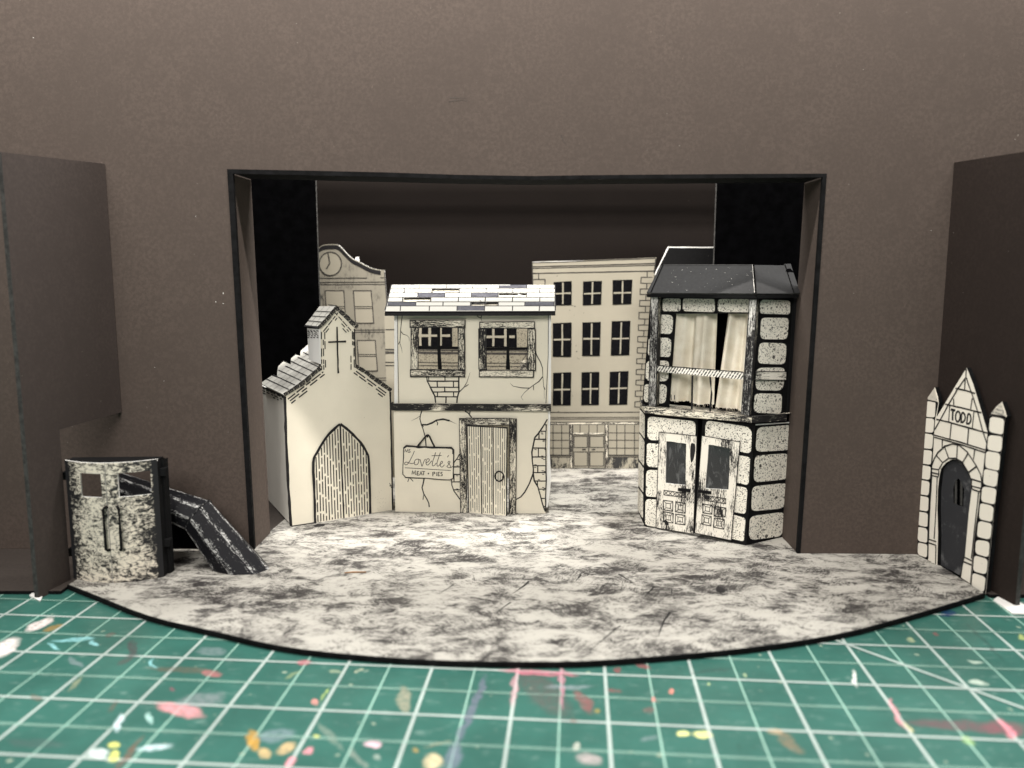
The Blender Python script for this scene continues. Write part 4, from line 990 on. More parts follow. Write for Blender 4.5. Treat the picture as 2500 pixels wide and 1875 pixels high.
# ================================================================== STONE SHOP WITH BALCONY
PL = vplane((1557, 1247), (1574, 1284)); PQ = vplane((1574, 1285), (1820, 1332)); PRt = vplane((1820, 1332), (1910, 1311))
root = thing('stone_shop', 'speckled black and cream stone corner shop with curtained balcony and glazed double doors', 'shop', (3.2, 13.9, ZF))
def stones(b, P, quads, cr, mat, r=.24):
    for q in quads: b.sheet(P, [rrect(cr(*q), r, 4, .25)], mat, d=.006, t=.004)
b = MB(BLACKP)
b.sheet(PQ, [c6(150, 175, 712, 230, 716, 1452, 140, 1368), ], BLACKP, d=0, t=.04)
b.sheet(PQ, [c6(765, 238, 1322, 290, 1228, 1580, 690, 1448)], BLACKP, d=0, t=.04)
b.sheet(PQ, [c6(690, 230, 790, 240, 740, 1470, 660, 1450)], LEGS, d=-.045, t=.02)
stones(b, PQ, [(182, 203, 690, 256, 690, 430, 178, 462), (172, 487, 345, 500, 345, 750, 168, 738), (165, 770, 340, 780, 340, 1068, 160, 1055), (158, 1082, 330, 1095, 320, 1390, 152, 1362)], c6, STONE)
stones(b, PQ, [(800, 243, 1293, 320, 1283, 602, 790, 500), (1100, 610, 1275, 640, 1255, 937, 1090, 900), (1085, 938, 1245, 965, 1225, 1247, 1060, 1212), (1060, 1243, 1225, 1286, 1205, 1537, 1045, 1498)], c6, STONE)
b.build('front_wall', root)
b = MB(BLACKP); b.sheet(PRt, [c6(1322, 287, 1722, 262, 1616, 1492, 1228, 1580)], BLACKP, d=0, t=.04)
stones(b, PRt, [(1345, 320, 1712, 292, 1700, 560, 1325, 583), (1322, 620, 1692, 595, 1675, 870, 1305, 910), (1295, 950, 1668, 910, 1645, 1180, 1280, 1215), (1268, 1270, 1632, 1220, 1612, 1480, 1255, 1525)], c6, STONE_B)
b.line(PRt, c6(1325, 292, 1720, 266), .02, WHITE, d=.006)
b.build('corner_wall', root)
b = MB(BLACKP); b.sheet(PL, [c6(97, 105, 150, 172, 137, 1370, 76, 1208)], BLACKP, d=0, t=.04)
stones(b, PL, [(100, 130, 153, 192, 149, 440, 95, 368), (93, 385, 147, 470, 141, 730, 88, 658), (86, 685, 139, 757, 135, 1010, 81, 938), (81, 965, 133, 1040, 131, 1290, 78, 1203)], c6, STONE, .12)
b.build('corner_wall', root)
# doors
for dq, gq, hq, xq, pans in [
    (c6(310, 367, 712, 408, 674, 1451, 275, 1386), c6(385, 465, 600, 490, 590, 932, 380, 912), c6(515, 960, 648, 972, 646, 1006, 512, 990), c6(362, 985, 592, 1020, 588, 1065, 360, 1035),
     [(357, 1092, 458, 1105, 455, 1210, 357, 1195), (487, 1108, 590, 1125, 587, 1230, 485, 1215), (357, 1215, 460, 1232, 457, 1335, 357, 1320), (485, 1240, 587, 1255, 585, 1355, 482, 1340)]),
    (c6(765, 405, 1172, 472, 1077, 1520, 690, 1440), c6(835, 500, 1066, 540, 1046, 982, 803, 965), c6(730, 980, 868, 995, 866, 1027, 730, 1007), c6(790, 1040, 1020, 1075, 1018, 1130, 785, 1090),
     [(778, 1130, 875, 1148, 872, 1240, 775, 1225), (898, 1158, 1020, 1175, 1015, 1270, 895, 1260), (768, 1245, 865, 1265, 862, 1365, 765, 1345), (898, 1282, 1005, 1300, 1000, 1400, 890, 1380)])]:
    b = MB(WOOD_W); gl = [(p[0]+random.uniform(-.7, .7), p[1]+random.uniform(-.7, .7)) for k in range(4) for p in [lerp(gq[k], gq[(k+1) % 4], t/5) for t in range(5)]]
    b.sheet(PQ, [dq, gl], DOORW, d=.03, t=.025, side=INK, vert=True, hole_side=WHITE)
    b.line(PQ, dq, .012, INK, d=.033, closed=True)
    b.line(PQ, xq, .013, INK, d=.033, closed=True)
    for k in range(5):
        a0, a1, d0, d1 = bil(xq, k/5, 0), bil(xq, (k+1)/5, 0), bil(xq, k/5, 1), bil(xq, (k+1)/5, 1)
        b.line(PQ, [a0, d1], .01, INK, d=.033); b.line(PQ, [d0, a1], .01, INK, d=.0345)
    for pq in pans:
        pq = c6(*pq); iq = [bil(pq, .26, .26), bil(pq, .74, .26), bil(pq, .74, .74), bil(pq, .26, .74)]
        b.line(PQ, pq, .016, INK, d=.033, closed=True, wob=.002); b.line(PQ, iq, .011, INK, d=.033, closed=True)
        for k in range(4): b.line(PQ, [pq[k], iq[k]], .009, INK, d=.0345)
    if dq[0][0] < 1700:
        b.sheet(PQ, [smooth(c6(650, 490, 690, 500, 695, 560, 675, 660, 650, 690, 640, 600), 3, True)], INK, d=.032, t=0); b.sheet(PQ, [smooth(c6(365, 1300, 400, 1315, 410, 1355, 375, 1350), 3, True)], INK, d=.037, t=0)
    else:
        b.sheet(PQ, [smooth(c6(955, 1160, 975, 1180, 990, 1250, 975, 1265, 955, 1220), 3, True)], INK, d=.037, t=0); b.sheet(PQ, [smooth(c6(800, 1040, 850, 1050, 840, 1085, 800, 1080), 3, True)], INK, d=.037, t=0)
    dr = b.build('door', root)
    b = MB(GLASS); b.sheet(PQ, [[(p[0]+(p[0]-(gq[0][0]+gq[2][0])/2)*.08, p[1]+(p[1]-(gq[0][1]+gq[2][1])/2)*.05) for p in gq]], GLASS, d=.012, t=0); b.build('window_pane', dr)
    b = MB(INK); b.sheet(PQ, [hq], BLACKC, d=.05, t=.015); b.build('handle', dr)
# ledge between the storeys
b = MB(WOOD_W); LD = .07
def ledge(P, q, mat): b.sheet(P.off(LD), [q], mat, d=0, t=.05, side=INK)
ledge(PQ, c6(128, 95, 1290, 212, 1286, 272, 148, 166), WOOD_L); ledge(PRt, c6(1295, 203, 1662, 178, 1660, 250, 1295, 274), WOOD_D); ledge(PL, c6(103, 28, 128, 95, 148, 166, 98, 112), WOOD_M)
# balcony deck just behind the ledge
zt = PQ.off(LD).px(c6(128, 95))[0][1]-.02
def flat(P, p, d, z): q = P.px(p)[0]; v = P.w((q[0], 0), d); return Vector((v.x, v.y, z))
f0, f1 = flat(PQ, c6(140, 100), LD, zt), flat(PQ, c6(1290, 212), LD, zt); f2 = flat(PRt, c6(1662, 178), LD, zt)
inn = -PQ.n*.9
b.face([f0, f1, f2, f2+inn*.6, f0+inn], WOOD_M, [(0, 0), (1.8, 0), (2.6, .2), (2.6, .9), (0, .9)])
b.build('balcony_ledge', root)
# upper storey: recessed window wall
SET = .16
PU = PQ.off(-SET)
b = MB(BLACKP)
hole = c5(452, 605, 1232, 605, 1150, 1630, 382, 1560)
b.sheet(PU, [c5(203, 400, 1292, 400, 1206, 1690, 112, 1560), hole], BLACKP, d=0, t=.04)
stones(b, PU, [(325, 450, 508, 452, 505, 580, 322, 580), (530, 450, 852, 455, 852, 590, 525, 578), (885, 455, 1205, 458, 1205, 592, 878, 585), (203, 615, 432, 615, 420, 815, 190, 800), (182, 848, 412, 848, 405, 1045, 172, 1035), (158, 1078, 390, 1080, 378, 1290, 150, 1285), (140, 1318, 370, 1318, 355, 1518, 130, 1500)], c5, STONE)
b.build('window_wall', root)
b = MB(LEGS); b.sheet(PU.off(-.35), [c5(380, 500, 1300, 500, 1250, 1700, 330, 1600)], LEGS, d=0, t=.02); b.build('dark_interior', root)
PRU = PRt.off(-.03)
b = MB(BLACKP); b.sheet(PRU, [c5(1300, 425, 1638, 430, 1574, 1630, 1222, 1650)], BLACKP, d=0, t=.04)
stones(b, PRU, [(1310, 462, 1612, 470, 1610, 612, 1305, 605), (1320, 645, 1600, 648, 1582, 865, 1308, 862), (1300, 897, 1578, 905, 1560, 1120, 1285, 1110), (1270, 1152, 1562, 1150, 1540, 1385, 1262, 1380), (1255, 1412, 1530, 1415, 1520, 1620, 1240, 1605)], c5, STONE_B)
b.build('corner_wall', root)
b = MB(WOOD_W); q = c5(1255, 1188, 1560, 1192, 1556, 1276, 1252, 1272); b.sheet(PRU, [q], WOOD_W, d=.03, t=.02, side=INK); b.line(PRU, q[:2], .014, INK, d=.033); b.line(PRU, q[2:], .014, INK, d=.033); b.build('corner_rail', root)
# rear side facet at the far right
s0 = PRt.w((PRt.px(c6(1722, 262))[0][0], 0), -.05)
PX = Plane((s0.x, s0.y, 0), (.32, .95, 0), (0, 0, 1))
if PX.n.x < 0: PX.n = -PX.n
rb0 = onz(1912, 1312)
PY = Plane((rb0.x+.0, rb0.y+.04, 0), (PRt.u.x, PRt.u.y, 0) if PRt.u.x > 0 else tuple(-PRt.u), (0, 0, 1)); PY.n = PRt.n
b = MB(BLACKC); b.sheet(PY, [c5(1648, 446, 1708, 444, 1640, 1660, 1582, 1660)], BLACKC, d=0, t=.03)
for y0, y1 in ((500, 720), (740, 1050), (1090, 1370), (1395, 1640)):
    x0 = 1704-(y0-440)*.056; x1 = 1704-(y1-440)*.056
    b.sheet(PY, [c5(x0-9, y0+12, x0, y0, x1, y1, x1-10, y1-14)], STONE, d=.004, t=0)
b.build('rear_wall', root)
# posts, rail and wires
for q, tw in ((c5(212, 437, 288, 437, 262, 1538, 188, 1532), 1), (c5(1210, 462, 1285, 462, 1205, 1636, 1125, 1624), 1)):
    b = MB(POST); b.sheet(PQ, [q], POST, d=.035, t=.13, side=WOOD_D, vert=True); b.line(PQ, [q[1], q[2]], .012, INK, d=.037); b.line(PQ, [q[0], q[3]], .012, INK, d=.037); b.build('post', root)
rq_ = c5(268, 1128, 1140, 1195, 1140, 1272, 266, 1190)
b = MB(ROPE); b.sheet(PQ, [rq_], ROPE, d=.015, t=.05, side=WOOD_W); b.line(PQ, rq_[:2], .016, INK, d=.018, wob=.003); b.build('hand_rail', root)
for p in (c5(622, 1232, 618, 1400, 615, 1575), c5(800, 1245, 806, 1300, 815, 1420, 800, 1595), c5(405, 1425, 406, 1480), c5(440, 1430, 441, 1475)):
    b = MB(INK); b.tube([PQ.w(t, -.012) for t in PQ.px(p)], .016 if p[0][1] < 950 else .008, INK, 8); b.build('baluster', root)
# curtains
PC = PU.off(-.15)
def curtain(tl, tr, br, bl, folds, depth, seed):
    rr = random.Random(seed); b = MB(FABRIC); nx, ny = 44, 14
    q = [c5(*p)[0] for p in (tl, tr, br, bl)]
    def pt(i, j):
        s, t = i/nx, j/ny
        p = PC.px([bil(q, s, t)])[0]
        d = depth*math.sin(s*math.pi*folds+.6)*(.75+.25*t)+depth*.35*math.sin(s*math.pi*folds*2.3+t*1.5+seed)
        if j == ny: p = (p[0], p[1]+rr.uniform(-.012, .012))
        return PC.w(p, d), p
    G = [[pt(i, j) for i in range(nx+1)] for j in range(ny+1)]
    for j in range(ny):
        for i in range(nx):
            c = [G[j][i], G[j][i+1], G[j+1][i+1], G[j+1][i]]
            b.face([p[0] for p in c], FABRIC, [p[1] for p in c], True)
    for k in range(16):                            # frayed threads along the hem
        i = rr.randrange(nx); w, p = G[ny][i]
        b.tube([w, w+Vector((rr.uniform(-.02, .02), -.004, -rr.uniform(.02, .05)))], .0025, FABRIC, 4, False)
    b.build('curtain', root, weld=True)
curtain((455, 590), (868, 590), (832, 1530), (395, 1480), 3.4, .085, 1)
curtain((992, 590), (1215, 590), (1145, 1590), (868, 1545), 2.2, .08, 5)
# roof: two black slopes, hips and fascia
b = MB(SLATE)
ER, EF = PRt.off(.1), PQ.off(.1)
A0, A1 = EF.w(EF.px(c5(165, 402))[0]), EF.w(EF.px(c5(1266, 409))[0])
S1 = Plane(A0, A1-A0, -PQ.n*.62+Vector((0, 0, .55))); S1.n = S1.n if S1.n.z > 0 else -S1.n
b.sheet(S1, [c5(205, 402, 1266, 409, 1242, 121, 330, 116)], SLATE, d=.02, t=.03, side=EDGE)
b.sheet(S1, [c5(165, 402, 208, 403, 333, 117, 303, 135)], SLATE, d=.026, t=.03, side=EDGE)
B0, B1 = A1, ER.w(ER.px(c5(1700, 408))[0])
S2 = Plane(A1, Vector((B1.x-A1.x, B1.y-A1.y, 0)), -PRt.n*.62+Vector((0, 0, .55))); S2.n = S2.n if S2.n.z > 0 else -S2.n
b.sheet(S2, [c5(1271, 409, 1640, 409, 1560, 122, 1545, 125, 1247, 121)], SLATE, d=.02, t=.03, side=EDGE)
b.sheet(S2, [c5(1636, 408, 1704, 406, 1610, 111, 1546, 114)], SLATE, d=.028, t=.03, side=EDGE)
b.sheet(S2, [smooth(c5(1560, 175, 1600, 160, 1640, 200, 1600, 195, 1575, 200), 2, True)], LEGS, d=.032, t=0)
for k in range(34):
    x, y = random.uniform(330, 1230), random.uniform(140, 390); l = random.uniform(2, 9); an = random.uniform(0, 3.1)
    if random.random() < .45: b.line(S1, c5(x, y, x+l*2*math.cos(an), y+l*math.sin(an)), .004, GREYP, d=.023)
    else: b.sheet(S1, [ell(c5(x, y)[0], .4, .3, 5)], GREYP, d=.023, t=0)
b.line(S1, c5(1262, 405, 1240, 123), .03, LEGS, d=.024); b.line(S1, c5(1256, 405, 1235, 123), .006, GREYP, d=.025); b.line(S1, c5(330, 118, 1240, 122), .012, EDGE, d=.024); b.line(S2, c5(1640, 405, 1552, 122), .014, LEGS, d=.032); b.line(S1, c5(208, 402, 333, 119), .016, LEGS, d=.03)  # black joint lines; pale lines painted as edge highlights
b.build('roof', root)
b = MB(BLACKC)
b.sheet(EF, [c5(160, 406, 1272, 416, 1286, 452, 165, 438)], BLACKC, d=.005, t=.04); b.sheet(ER, [c5(1272, 416, 1702, 412, 1694, 442, 1286, 452)], BLACKC, d=.005, t=.04)
b.build('fascia', root)
b = MB(BLACKC)
zc = EF.px(c5(400, 420))[0][1]
k0 = [A0, A1, B1, B1-PRt.n*.9, A0-PQ.n*1.1]
b.face([Vector((v.x, v.y, zc+.02)) for v in k0], BLACKC, [(0, 0)]*5); b.build('ceiling', root)

# ================================================================== INKED BOOTH AT THE LEFT
K0, K1 = onz(168, 1420), onz(396, 1412)
K0 = Vector((K0.x, 11.42, 0)); K1 = Vector((K1.x, 11.48, 0))
PK_ = Plane(K0, K1-K0, (0, 0, 1)); KL = (K1-K0).length; BUL = .22
root = thing('door_booth', 'curved booth with smeared cream double doors, two windows and black hinged sides', 'booth', ((K0.x+K1.x)/2, 11.5, ZF))
def kp(s, z, d=0):
    bul = BUL*(1-(2*s-1)**2)
    return PK_.w((s*KL, z), bul+d)
def kz(y, s=.5): return EYE.z + ray(285, y).z*((11.25)/ray(285, y).y)
ztop, zb = kz(1130), ZF+.003
def ks(x): return (EYE.x+ray(x, 1200).x*(11.3/ray(x, 1200).y)-K0.x)/(K1.x-K0.x)
seam = .505
zw = (kz(1214), kz(1156))
lw = (ks(199), ks(253)); rw = (ks(292), ks(360))
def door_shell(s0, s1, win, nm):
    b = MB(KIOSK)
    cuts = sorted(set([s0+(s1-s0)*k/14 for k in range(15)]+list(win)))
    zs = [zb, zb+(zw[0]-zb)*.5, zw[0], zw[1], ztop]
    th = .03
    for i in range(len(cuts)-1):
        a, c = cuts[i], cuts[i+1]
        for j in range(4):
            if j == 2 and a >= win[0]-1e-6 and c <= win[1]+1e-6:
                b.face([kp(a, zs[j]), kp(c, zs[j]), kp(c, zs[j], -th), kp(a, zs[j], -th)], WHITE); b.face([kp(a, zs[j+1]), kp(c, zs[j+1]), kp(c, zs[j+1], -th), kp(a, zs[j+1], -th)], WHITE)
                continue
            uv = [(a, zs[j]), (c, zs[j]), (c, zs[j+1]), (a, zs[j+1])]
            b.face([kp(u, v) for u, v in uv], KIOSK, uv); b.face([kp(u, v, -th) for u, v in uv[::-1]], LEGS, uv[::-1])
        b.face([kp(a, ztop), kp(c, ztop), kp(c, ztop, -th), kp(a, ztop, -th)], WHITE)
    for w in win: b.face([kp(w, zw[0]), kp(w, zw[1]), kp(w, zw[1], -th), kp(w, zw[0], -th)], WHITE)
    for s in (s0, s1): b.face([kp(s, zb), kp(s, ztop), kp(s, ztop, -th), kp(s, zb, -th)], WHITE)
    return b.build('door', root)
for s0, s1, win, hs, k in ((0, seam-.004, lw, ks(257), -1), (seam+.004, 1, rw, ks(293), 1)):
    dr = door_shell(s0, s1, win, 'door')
    b = MB(INK); za, zc_ = kz(1341), kz(1240)
    off = .03*(-k)
    b.tube([kp(hs+off, zc_+.02, .0), kp(hs+off*.5, zc_+.02, .035), kp(hs, zc_, .05), kp(hs, (za+zc_)/2, .05), kp(hs, za+.02, .05), kp(hs+off*.4, za, .03), kp(hs+off, za, .0)], .02, BLACKC, 8)
    b.build('handle', dr)
for s, sg in ((0, -1), (1, 1)):                   # side strips, lid
    b = MB(BLACKC)
    p, q = kp(s, zb), kp(s, ztop-.03); bk = -PK_.n*.24+PK_.u*sg*.02
    b.face([p, q, q+bk, p+bk], BLACKC)
    o2 = PK_.u*sg*.045
    b.face([p+o2-PK_.n*.12, q+o2-PK_.n*.12, q+o2+bk, p+o2+bk], BLACKC); b.face([p-PK_.n*.12, q-PK_.n*.12, q+o2-PK_.n*.12, p+o2-PK_.n*.12], BLACKC)
    b.build('side_panel', root)
b = MB(BLACKC)
lid = [kp(k/14, ztop-.015, -.03) for k in range(15)]+[kp(1, ztop-.015)-PK_.n*.24, kp(0, ztop-.015)-PK_.n*.24]
b.face(lid, BLACKC, [(p.x, p.y) for p in lid])
b.face([p-Vector((0, 0, .03)) for p in lid], LEGS, [(p.x, p.y) for p in lid])
for i in range(15, 17): 
    a_, b2 = lid[i-1] if i < 16 else lid[15], lid[i] if i < 17 else lid[0]
    b.face([a_, b2, b2-Vector((0, 0, .03)), a_-Vector((0, 0, .03))], BLACKC)
b.build('lid', root)
for s, sg, yy in ((0, -1, 1172), (0, -1, 1362), (1, 1, 1165), (1, 1, 1342)):
    b = MB(BLACKC); z0 = kz(yy); u0 = s*KL
    us = sorted((u0-.02*sg, u0+.09*sg))
    b.sheet(PK_, [(us[0], z0-.055), (us[1], z0-.055), (us[1], z0+.055), (us[0], z0+.055)], BLACKC, d=-.05, t=.12, px=False)
    b.build('hinge', root)
b = MB(WHITE); t0 = onz(176, 1424); b.face([(-6.43, 11.44, ZF+.004), (-6.38, 11.40, ZF+.004), (-6.38, 11.40, .36), (-6.43, 11.44, .36)], WHITE); b.build('paper_tab', root)

# ================================================================== BENT PIPE
g0, g1 = onz(549, 1408), onz(650, 1369)
MC = (g0+g1)/2
side = (g1-g0).normalized()
bend = ony(*c12(640, 670)[0], 12.15); st = ony(285, 1184, 12.1)
side = (g1-g0).normalized(); axg = Vector((side.y, -side.x, 0))
mo = MC-axg*.14
ax2 = (mo-bend).normalized()
ax1 = (bend-st).normalized()
root = thing('bent_pipe', 'black bent chute pipe with white dry brushing from booth to floor', 'pipe', (MC.x, MC.y, ZF))
NS = 8
def ringpts(c, ax, r, refside):
    s_ = (refside-ax*refside.dot(ax)).normalized(); u_ = ax.cross(s_)
    if u_.z < 0: u_ = -u_
    return [c+s_*math.cos(math.tau*(k+.5)/NS)*r+u_*math.sin(math.tau*(k+.5)/NS)*r for k in range(NS)]
R0 = ringpts(st, ax1, .21, side); Rb_ = ringpts(bend, (ax1+ax2).normalized(), .295, side)
Rm = [p+ax2*((ZF+.004-p.z)/ax2.z) for p in ringpts(mo, ax2, .35, side)]
def pipe_seg(A, B_, u0, nm):
    b = MB(PIPE); n = 10
    for k in range(NS):
        for i in range(n):
            t0, t1 = i/n, (i+1)/n
            a0, a1 = A[k].lerp(B_[k], t0), A[k].lerp(B_[k], t1); d0, d1 = A[(k+1) % NS].lerp(B_[(k+1) % NS], t0), A[(k+1) % NS].lerp(B_[(k+1) % NS], t1)
            L = (B_[k]-A[k]).length
            b.face([a0, d0, d1, a1], PIPE, [(u0+t0*L, k), (u0+t0*L, k+1), (u0+t1*L, k+1), (u0+t1*L, k)])
    o = b.build(nm, root, weld=True)
    mdv = o.modifiers.new('bevel', 'BEVEL'); mdv.width = .035; mdv.segments = 3; mdv.limit_method = 'ANGLE'; mdv.angle_limit = R(25)
    sm = o.modifiers.new('thick', 'SOLIDIFY'); sm.thickness = .018; sm.offset = -1
pipe_seg(R0, Rb_, 0, 'upper_pipe'); pipe_seg(Rb_, Rm, 3, 'lower_pipe')
b = MB(PIPE); rj = ringpts(bend, (ax1+ax2).normalized(), .303, side)
b.tube([rj[k % NS] for k in range(NS+1)], .008, PIPE, 5, False); b.build('bend_seam', root)

# ================================================================== ARCHED GATEWAY AT THE RIGHT
PG = vplane((2243, 1355), (2402, 1441))
if PG.n.x > 0: PG.n = -PG.n
gA, gB = onz(2243, 1355), onz(2402, 1441)
root = thing('arched_gateway', 'cream stone tomb gateway with pointed gable, pinnacles and dark arched door', 'gateway', (gA.x*.5+gB.x*.5, gA.y*.5+gB.y*.5, ZF))
GT = .07
jamb_l = c13(242, 1372, 246, 1200, 250, 1050, 243, 800, 248, 600, 262, 480); jamb_r = c13(592, 500, 590, 610, 560, 850, 522, 1280, 500, 1380, 480, 1492)
arch = c13(280, 390, 330, 330, 395, 295, 450, 300, 510, 345, 560, 425)
base_l, base_r = c7(155, 1297)[0], c7(578, 1532)[0]
out = [base_l] + c7(160, 1050, 170, 850, 186, 600, 206, 330, 209, 318, 240, 275, 262, 243, 280, 300, 286, 340, 272, 430) + c7(300, 385, 400, 218, 460, 122, 500, 222, 560, 420, 592, 532, 600, 440, 607, 412, 645, 365, 680, 334, 697, 380, 710, 425, 697, 440, 640, 935) + [base_r] + [jamb_r[-1]] + jamb_r[-2::-1] + arch[::-1] + jamb_l[::-1]
b = MB(PAPER_GATE)
b.sheet(PG, [out], PAPER_GATE, d=0, t=GT, side=BLACKP)
def gl(cr, w, *p, d=.006, sub=0): b.line(PG, cr(*p), w, INK, d=d, wob=.0015, sub=sub)
for p in [(1075, 80, 1068, 262), (1065, 265, 905, 490, 720, 800, 560, 1100, 440, 1315), (1075, 265, 1185, 570, 1300, 930, 1410, 1350, 1492, 1590), (860, 480, 1060, 525, 1255, 582), (650, 800, 950, 870, 1380, 975), (470, 1110, 720, 1165, 1200, 1300, 1510, 1390),
          (1055, 300, 1042, 520), (820, 690, 823, 825), (1200, 680, 1165, 905), (745, 830, 722, 1160), (1235, 940, 1200, 1290), (775, 1190, 745, 1505), (1125, 1300, 1100, 1605)]: gl(c14, .022, *p)
for p in [(215, 50, 480, 122, 742, 205), (215, 72, 480, 145, 738, 230), (297, 98, 295, 190), (625, 200, 612, 295), (190, 465, 170, 800, 158, 1105), (245, 475, 232, 800, 214, 1100), (178, 468, 160, 900, 150, 1300), (600, 600, 676, 626), (665, 630, 640, 850, 592, 1300), (690, 620, 660, 900, 612, 1310), (742, 240, 700, 520, 640, 1000, 600, 1350, 580, 1575)]: gl(c13, .02, *p)
b.build('front_panel', root)
b = MB(PAPER_GATE)                                 # voussoirs, columns
gl(c13, .022, 187, 370, 215, 290, 250, 230, 320, 165, 400, 140, 470, 155, 550, 220, 640, 360, 685, 450, 697, 520); gl(c13, .02, 265, 395, 300, 330, 360, 287, 430, 287, 500, 325, 560, 430)
for p in [(232, 250, 300, 330), (320, 172, 362, 288), (450, 155, 442, 285), (555, 240, 502, 328), (640, 370, 560, 430)]: gl(c13, .02, *p)
b.build('arch', root)
for ps in ([(185, 390, 265, 402), (185, 430, 262, 447), (190, 460, 255, 476), (160, 1105, 235, 1130), (155, 1140, 232, 1166), (232, 1166, 228, 1362), (262, 400, 262, 445, 252, 476), (186, 390, 186, 432, 192, 462)],
           [(590, 495, 694, 526), (590, 565, 692, 592), (515, 1285, 596, 1326), (505, 1330, 592, 1366), (592, 498, 590, 566, 602, 602), (694, 526, 690, 592, 676, 626), (515, 1285, 503, 1335, 482, 1488)]):
    b = MB(PAPER_GATE)
    for p in ps: gl(c13, .02, *p)
    b.build('column_trim', root)
PIN = WOOD_W
for strip, sts, pin in [
    (c7(209, 322, 284, 338, 264, 445, 258, 530, 246, 740, 230, 950, 221, 1140, 219, 1330, 156, 1296, 160, 1050, 170, 850, 187, 600, 206, 330),
     [(213, 330, 270, 335, 265, 432, 208, 428), (203, 435, 262, 440, 255, 528, 198, 522), (195, 530, 255, 540, 248, 630, 190, 622), (187, 632, 247, 640, 240, 727, 182, 718), (178, 727, 240, 738, 233, 822, 174, 812), (170, 820, 233, 832, 226, 920, 166, 908), (165, 918, 226, 930, 222, 1018, 162, 1008), (162, 1018, 222, 1028, 218, 1115, 160, 1103), (160, 1112, 218, 1125, 217, 1215, 158, 1200), (160, 1210, 217, 1224, 215, 1307, 158, 1287)],
     c7(211, 321, 262, 249, 283, 338)),
    (c7(604, 420, 708, 432, 697, 440, 640, 935, 577, 1530, 488, 1486, 530, 1050, 556, 850, 577, 650, 592, 545),
     [(610, 425, 697, 440, 690, 540, 602, 522), (598, 540, 687, 550, 680, 650, 592, 632), (585, 640, 674, 655, 665, 765, 578, 745), (573, 752, 660, 770, 650, 868, 566, 848), (562, 860, 650, 875, 638, 975, 553, 955), (548, 965, 633, 985, 623, 1085, 540, 1065), (537, 1075, 620, 1095, 612, 1195, 527, 1175), (522, 1195, 607, 1205, 600, 1305, 516, 1280), (511, 1290, 594, 1315, 587, 1412, 503, 1390), (500, 1398, 582, 1428, 571, 1522, 494, 1490)],
     c7(608, 412, 680, 340, 707, 428))]:
    b = MB(BLACKP); b.sheet(PG, [strip], BLACKP, d=.008, t=.006)
    for q in sts: b.sheet(PG, [rrect(c7(*q), .26, 4, .2)], PAPER_GATE, d=.011, t=.002)
    pr_ = b.build('pillar', root)
    b = MB(PIN); b.sheet(PG, [pin], m_brush('pinnacle_paper', -.07, (.62, .58, .50), 6, 20, 'UV', (.12, .12, .12)) if 'pinnacle_paper' not in bpy.data.materials else bpy.data.materials['pinnacle_paper'], d=.01, t=.008)
    b.line(PG, [pin[0], pin[2]], .02, INK, d=.013); b.build('pinnacle', pr_)
b = MB(PAPER_GATE); pq = c14(748, 850, 1232, 950, 1204, 1285, 724, 1165)
b.sheet(PG, [pq], PAPER_GATE, d=.005, t=.003); 
for p in [(765, 908, 810, 918, 858, 928), (810, 920, 805, 1030, 802, 1132)]: b.line(PG, c14(*p), .036, INK, d=.008)
b.line(PG, ell(c14(910, 1052)[0], 5.6, 12.6, 20, .06), .03, INK, d=.008, closed=True)
b.line(PG, c14(988, 985, 975, 1165, 1010, 1168, 1048, 1130, 1062, 1075, 1050, 1010, 1020, 975, 988, 985), .03, INK, d=.008)
b.line(PG, c14(1112, 1005, 1090, 1195, 1130, 1202, 1165, 1160, 1178, 1100, 1165, 1030, 1140, 998, 1112, 1005), .03, INK, d=.008)
b.build('name_plaque', root)
b = MB(CHALK)
do = jamb_l[::-1][::-1] + arch + jamb_r
wn = c13(380, 742, 374, 600, 398, 512, 430, 490, 462, 540, 486, 600, 478, 776, 430, 766)
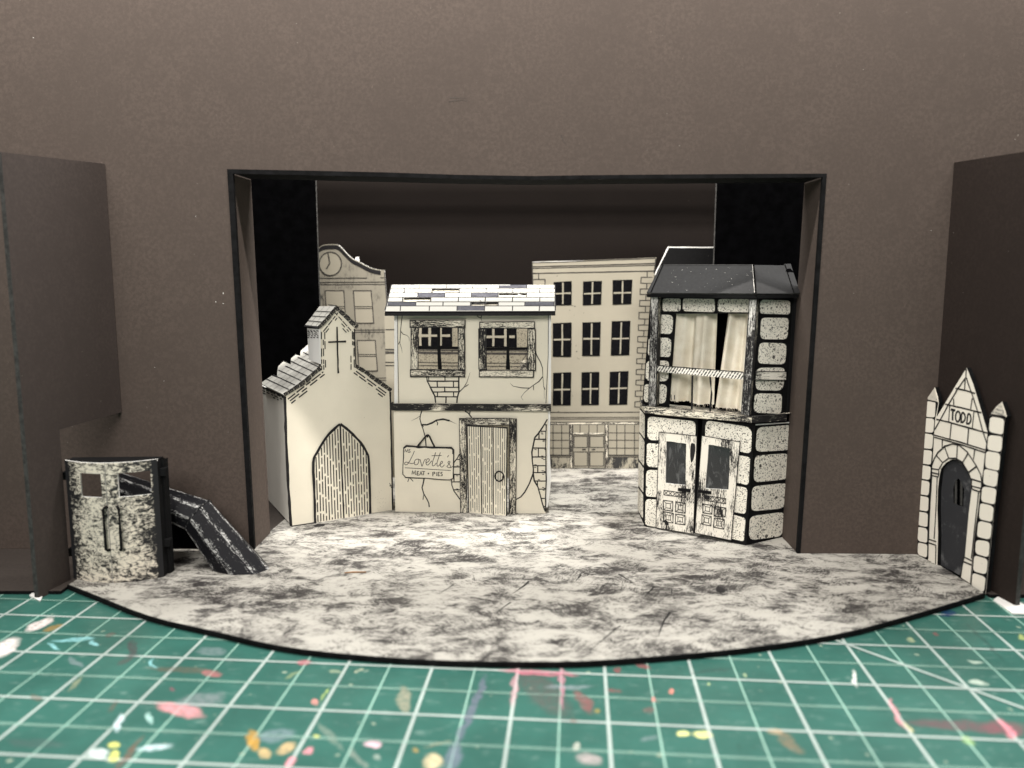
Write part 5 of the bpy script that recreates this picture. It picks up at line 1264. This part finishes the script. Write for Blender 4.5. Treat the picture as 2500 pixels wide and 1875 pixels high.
b.sheet(PG, [[(x+(2 if i < 6 else 0), y) for i, (x, y) in enumerate(do)], wn], CHALK, d=-.045, t=.012, side=INK)
dr = b.build('door', root)
b = MB(LEGS); b.sheet(PG, [wn], LEGS, d=-.056, t=.005)
for x in (400, 455): b.line(PG, c13(x, 510, x-2, 765), .05, EDGE, d=-.051)
b.build('barred_window', dr)

# ================================================================== LIGHT, CAMERA
w = bpy.data.worlds.new('World'); SC.world = w; w.use_nodes = True
bg = w.node_tree.nodes['Background']; bg.inputs[0].default_value = (1.0, .95, .88, 1); bg.inputs[1].default_value = .10
def area(name, loc, target, sx, sy, power, col):
    d = bpy.data.lights.new(name, 'AREA'); d.shape = 'RECTANGLE'; d.size = sx; d.size_y = sy; d.energy = power; d.color = col
    o = bpy.data.objects.new(name, d); C.objects.link(o); o.location = loc
    v = Vector(target)-Vector(loc); o.rotation_euler = v.to_track_quat('-Z', 'Y').to_euler()
    return o
area('overhead_light', (-24, 26.0, 61), (-1, 12.6, 9.2), 26, 2.0, 34000, (1.0, .975, .93))  # rear ceiling tubes, left and right
area('overhead_light', (26, 26.0, 61), (1, 12.6, 9.2), 26, 2.0, 66000, (1.0, .975, .93))
area('overhead_light', (.5, 8.3, 18.5), (.5, 12.6, 18.5), 28, 1.0, 22000, (1.0, .95, .89))  # added lamp, low and level, shaped to grade the wall and light facades
area('room_light', (-7.0, -13, 19), (0, 13, 3), 14, 12, 6900, (1.0, .965, .91))
cd = bpy.data.cameras.new('camera'); cam = bpy.data.objects.new('camera', cd); C.objects.link(cam)
cam.location = EYE; cam.rotation_euler = (R(90)-PITCH, 0, 0)
cd.sensor_width = 36; cd.lens = F/2500*36; cd.clip_start = .1; cd.clip_end = 500
cd.dof.use_dof = True; cd.dof.focus_distance = 14.3; cd.dof.aperture_fstop = .27
SC.camera = cam
SC.view_settings.view_transform = 'Standard'; SC.view_settings.look = 'None'; SC.view_settings.exposure = 0
SC.render.engine = 'CYCLES'; SC.cycles.use_denoising = True
SC.cycles.max_bounces = 8
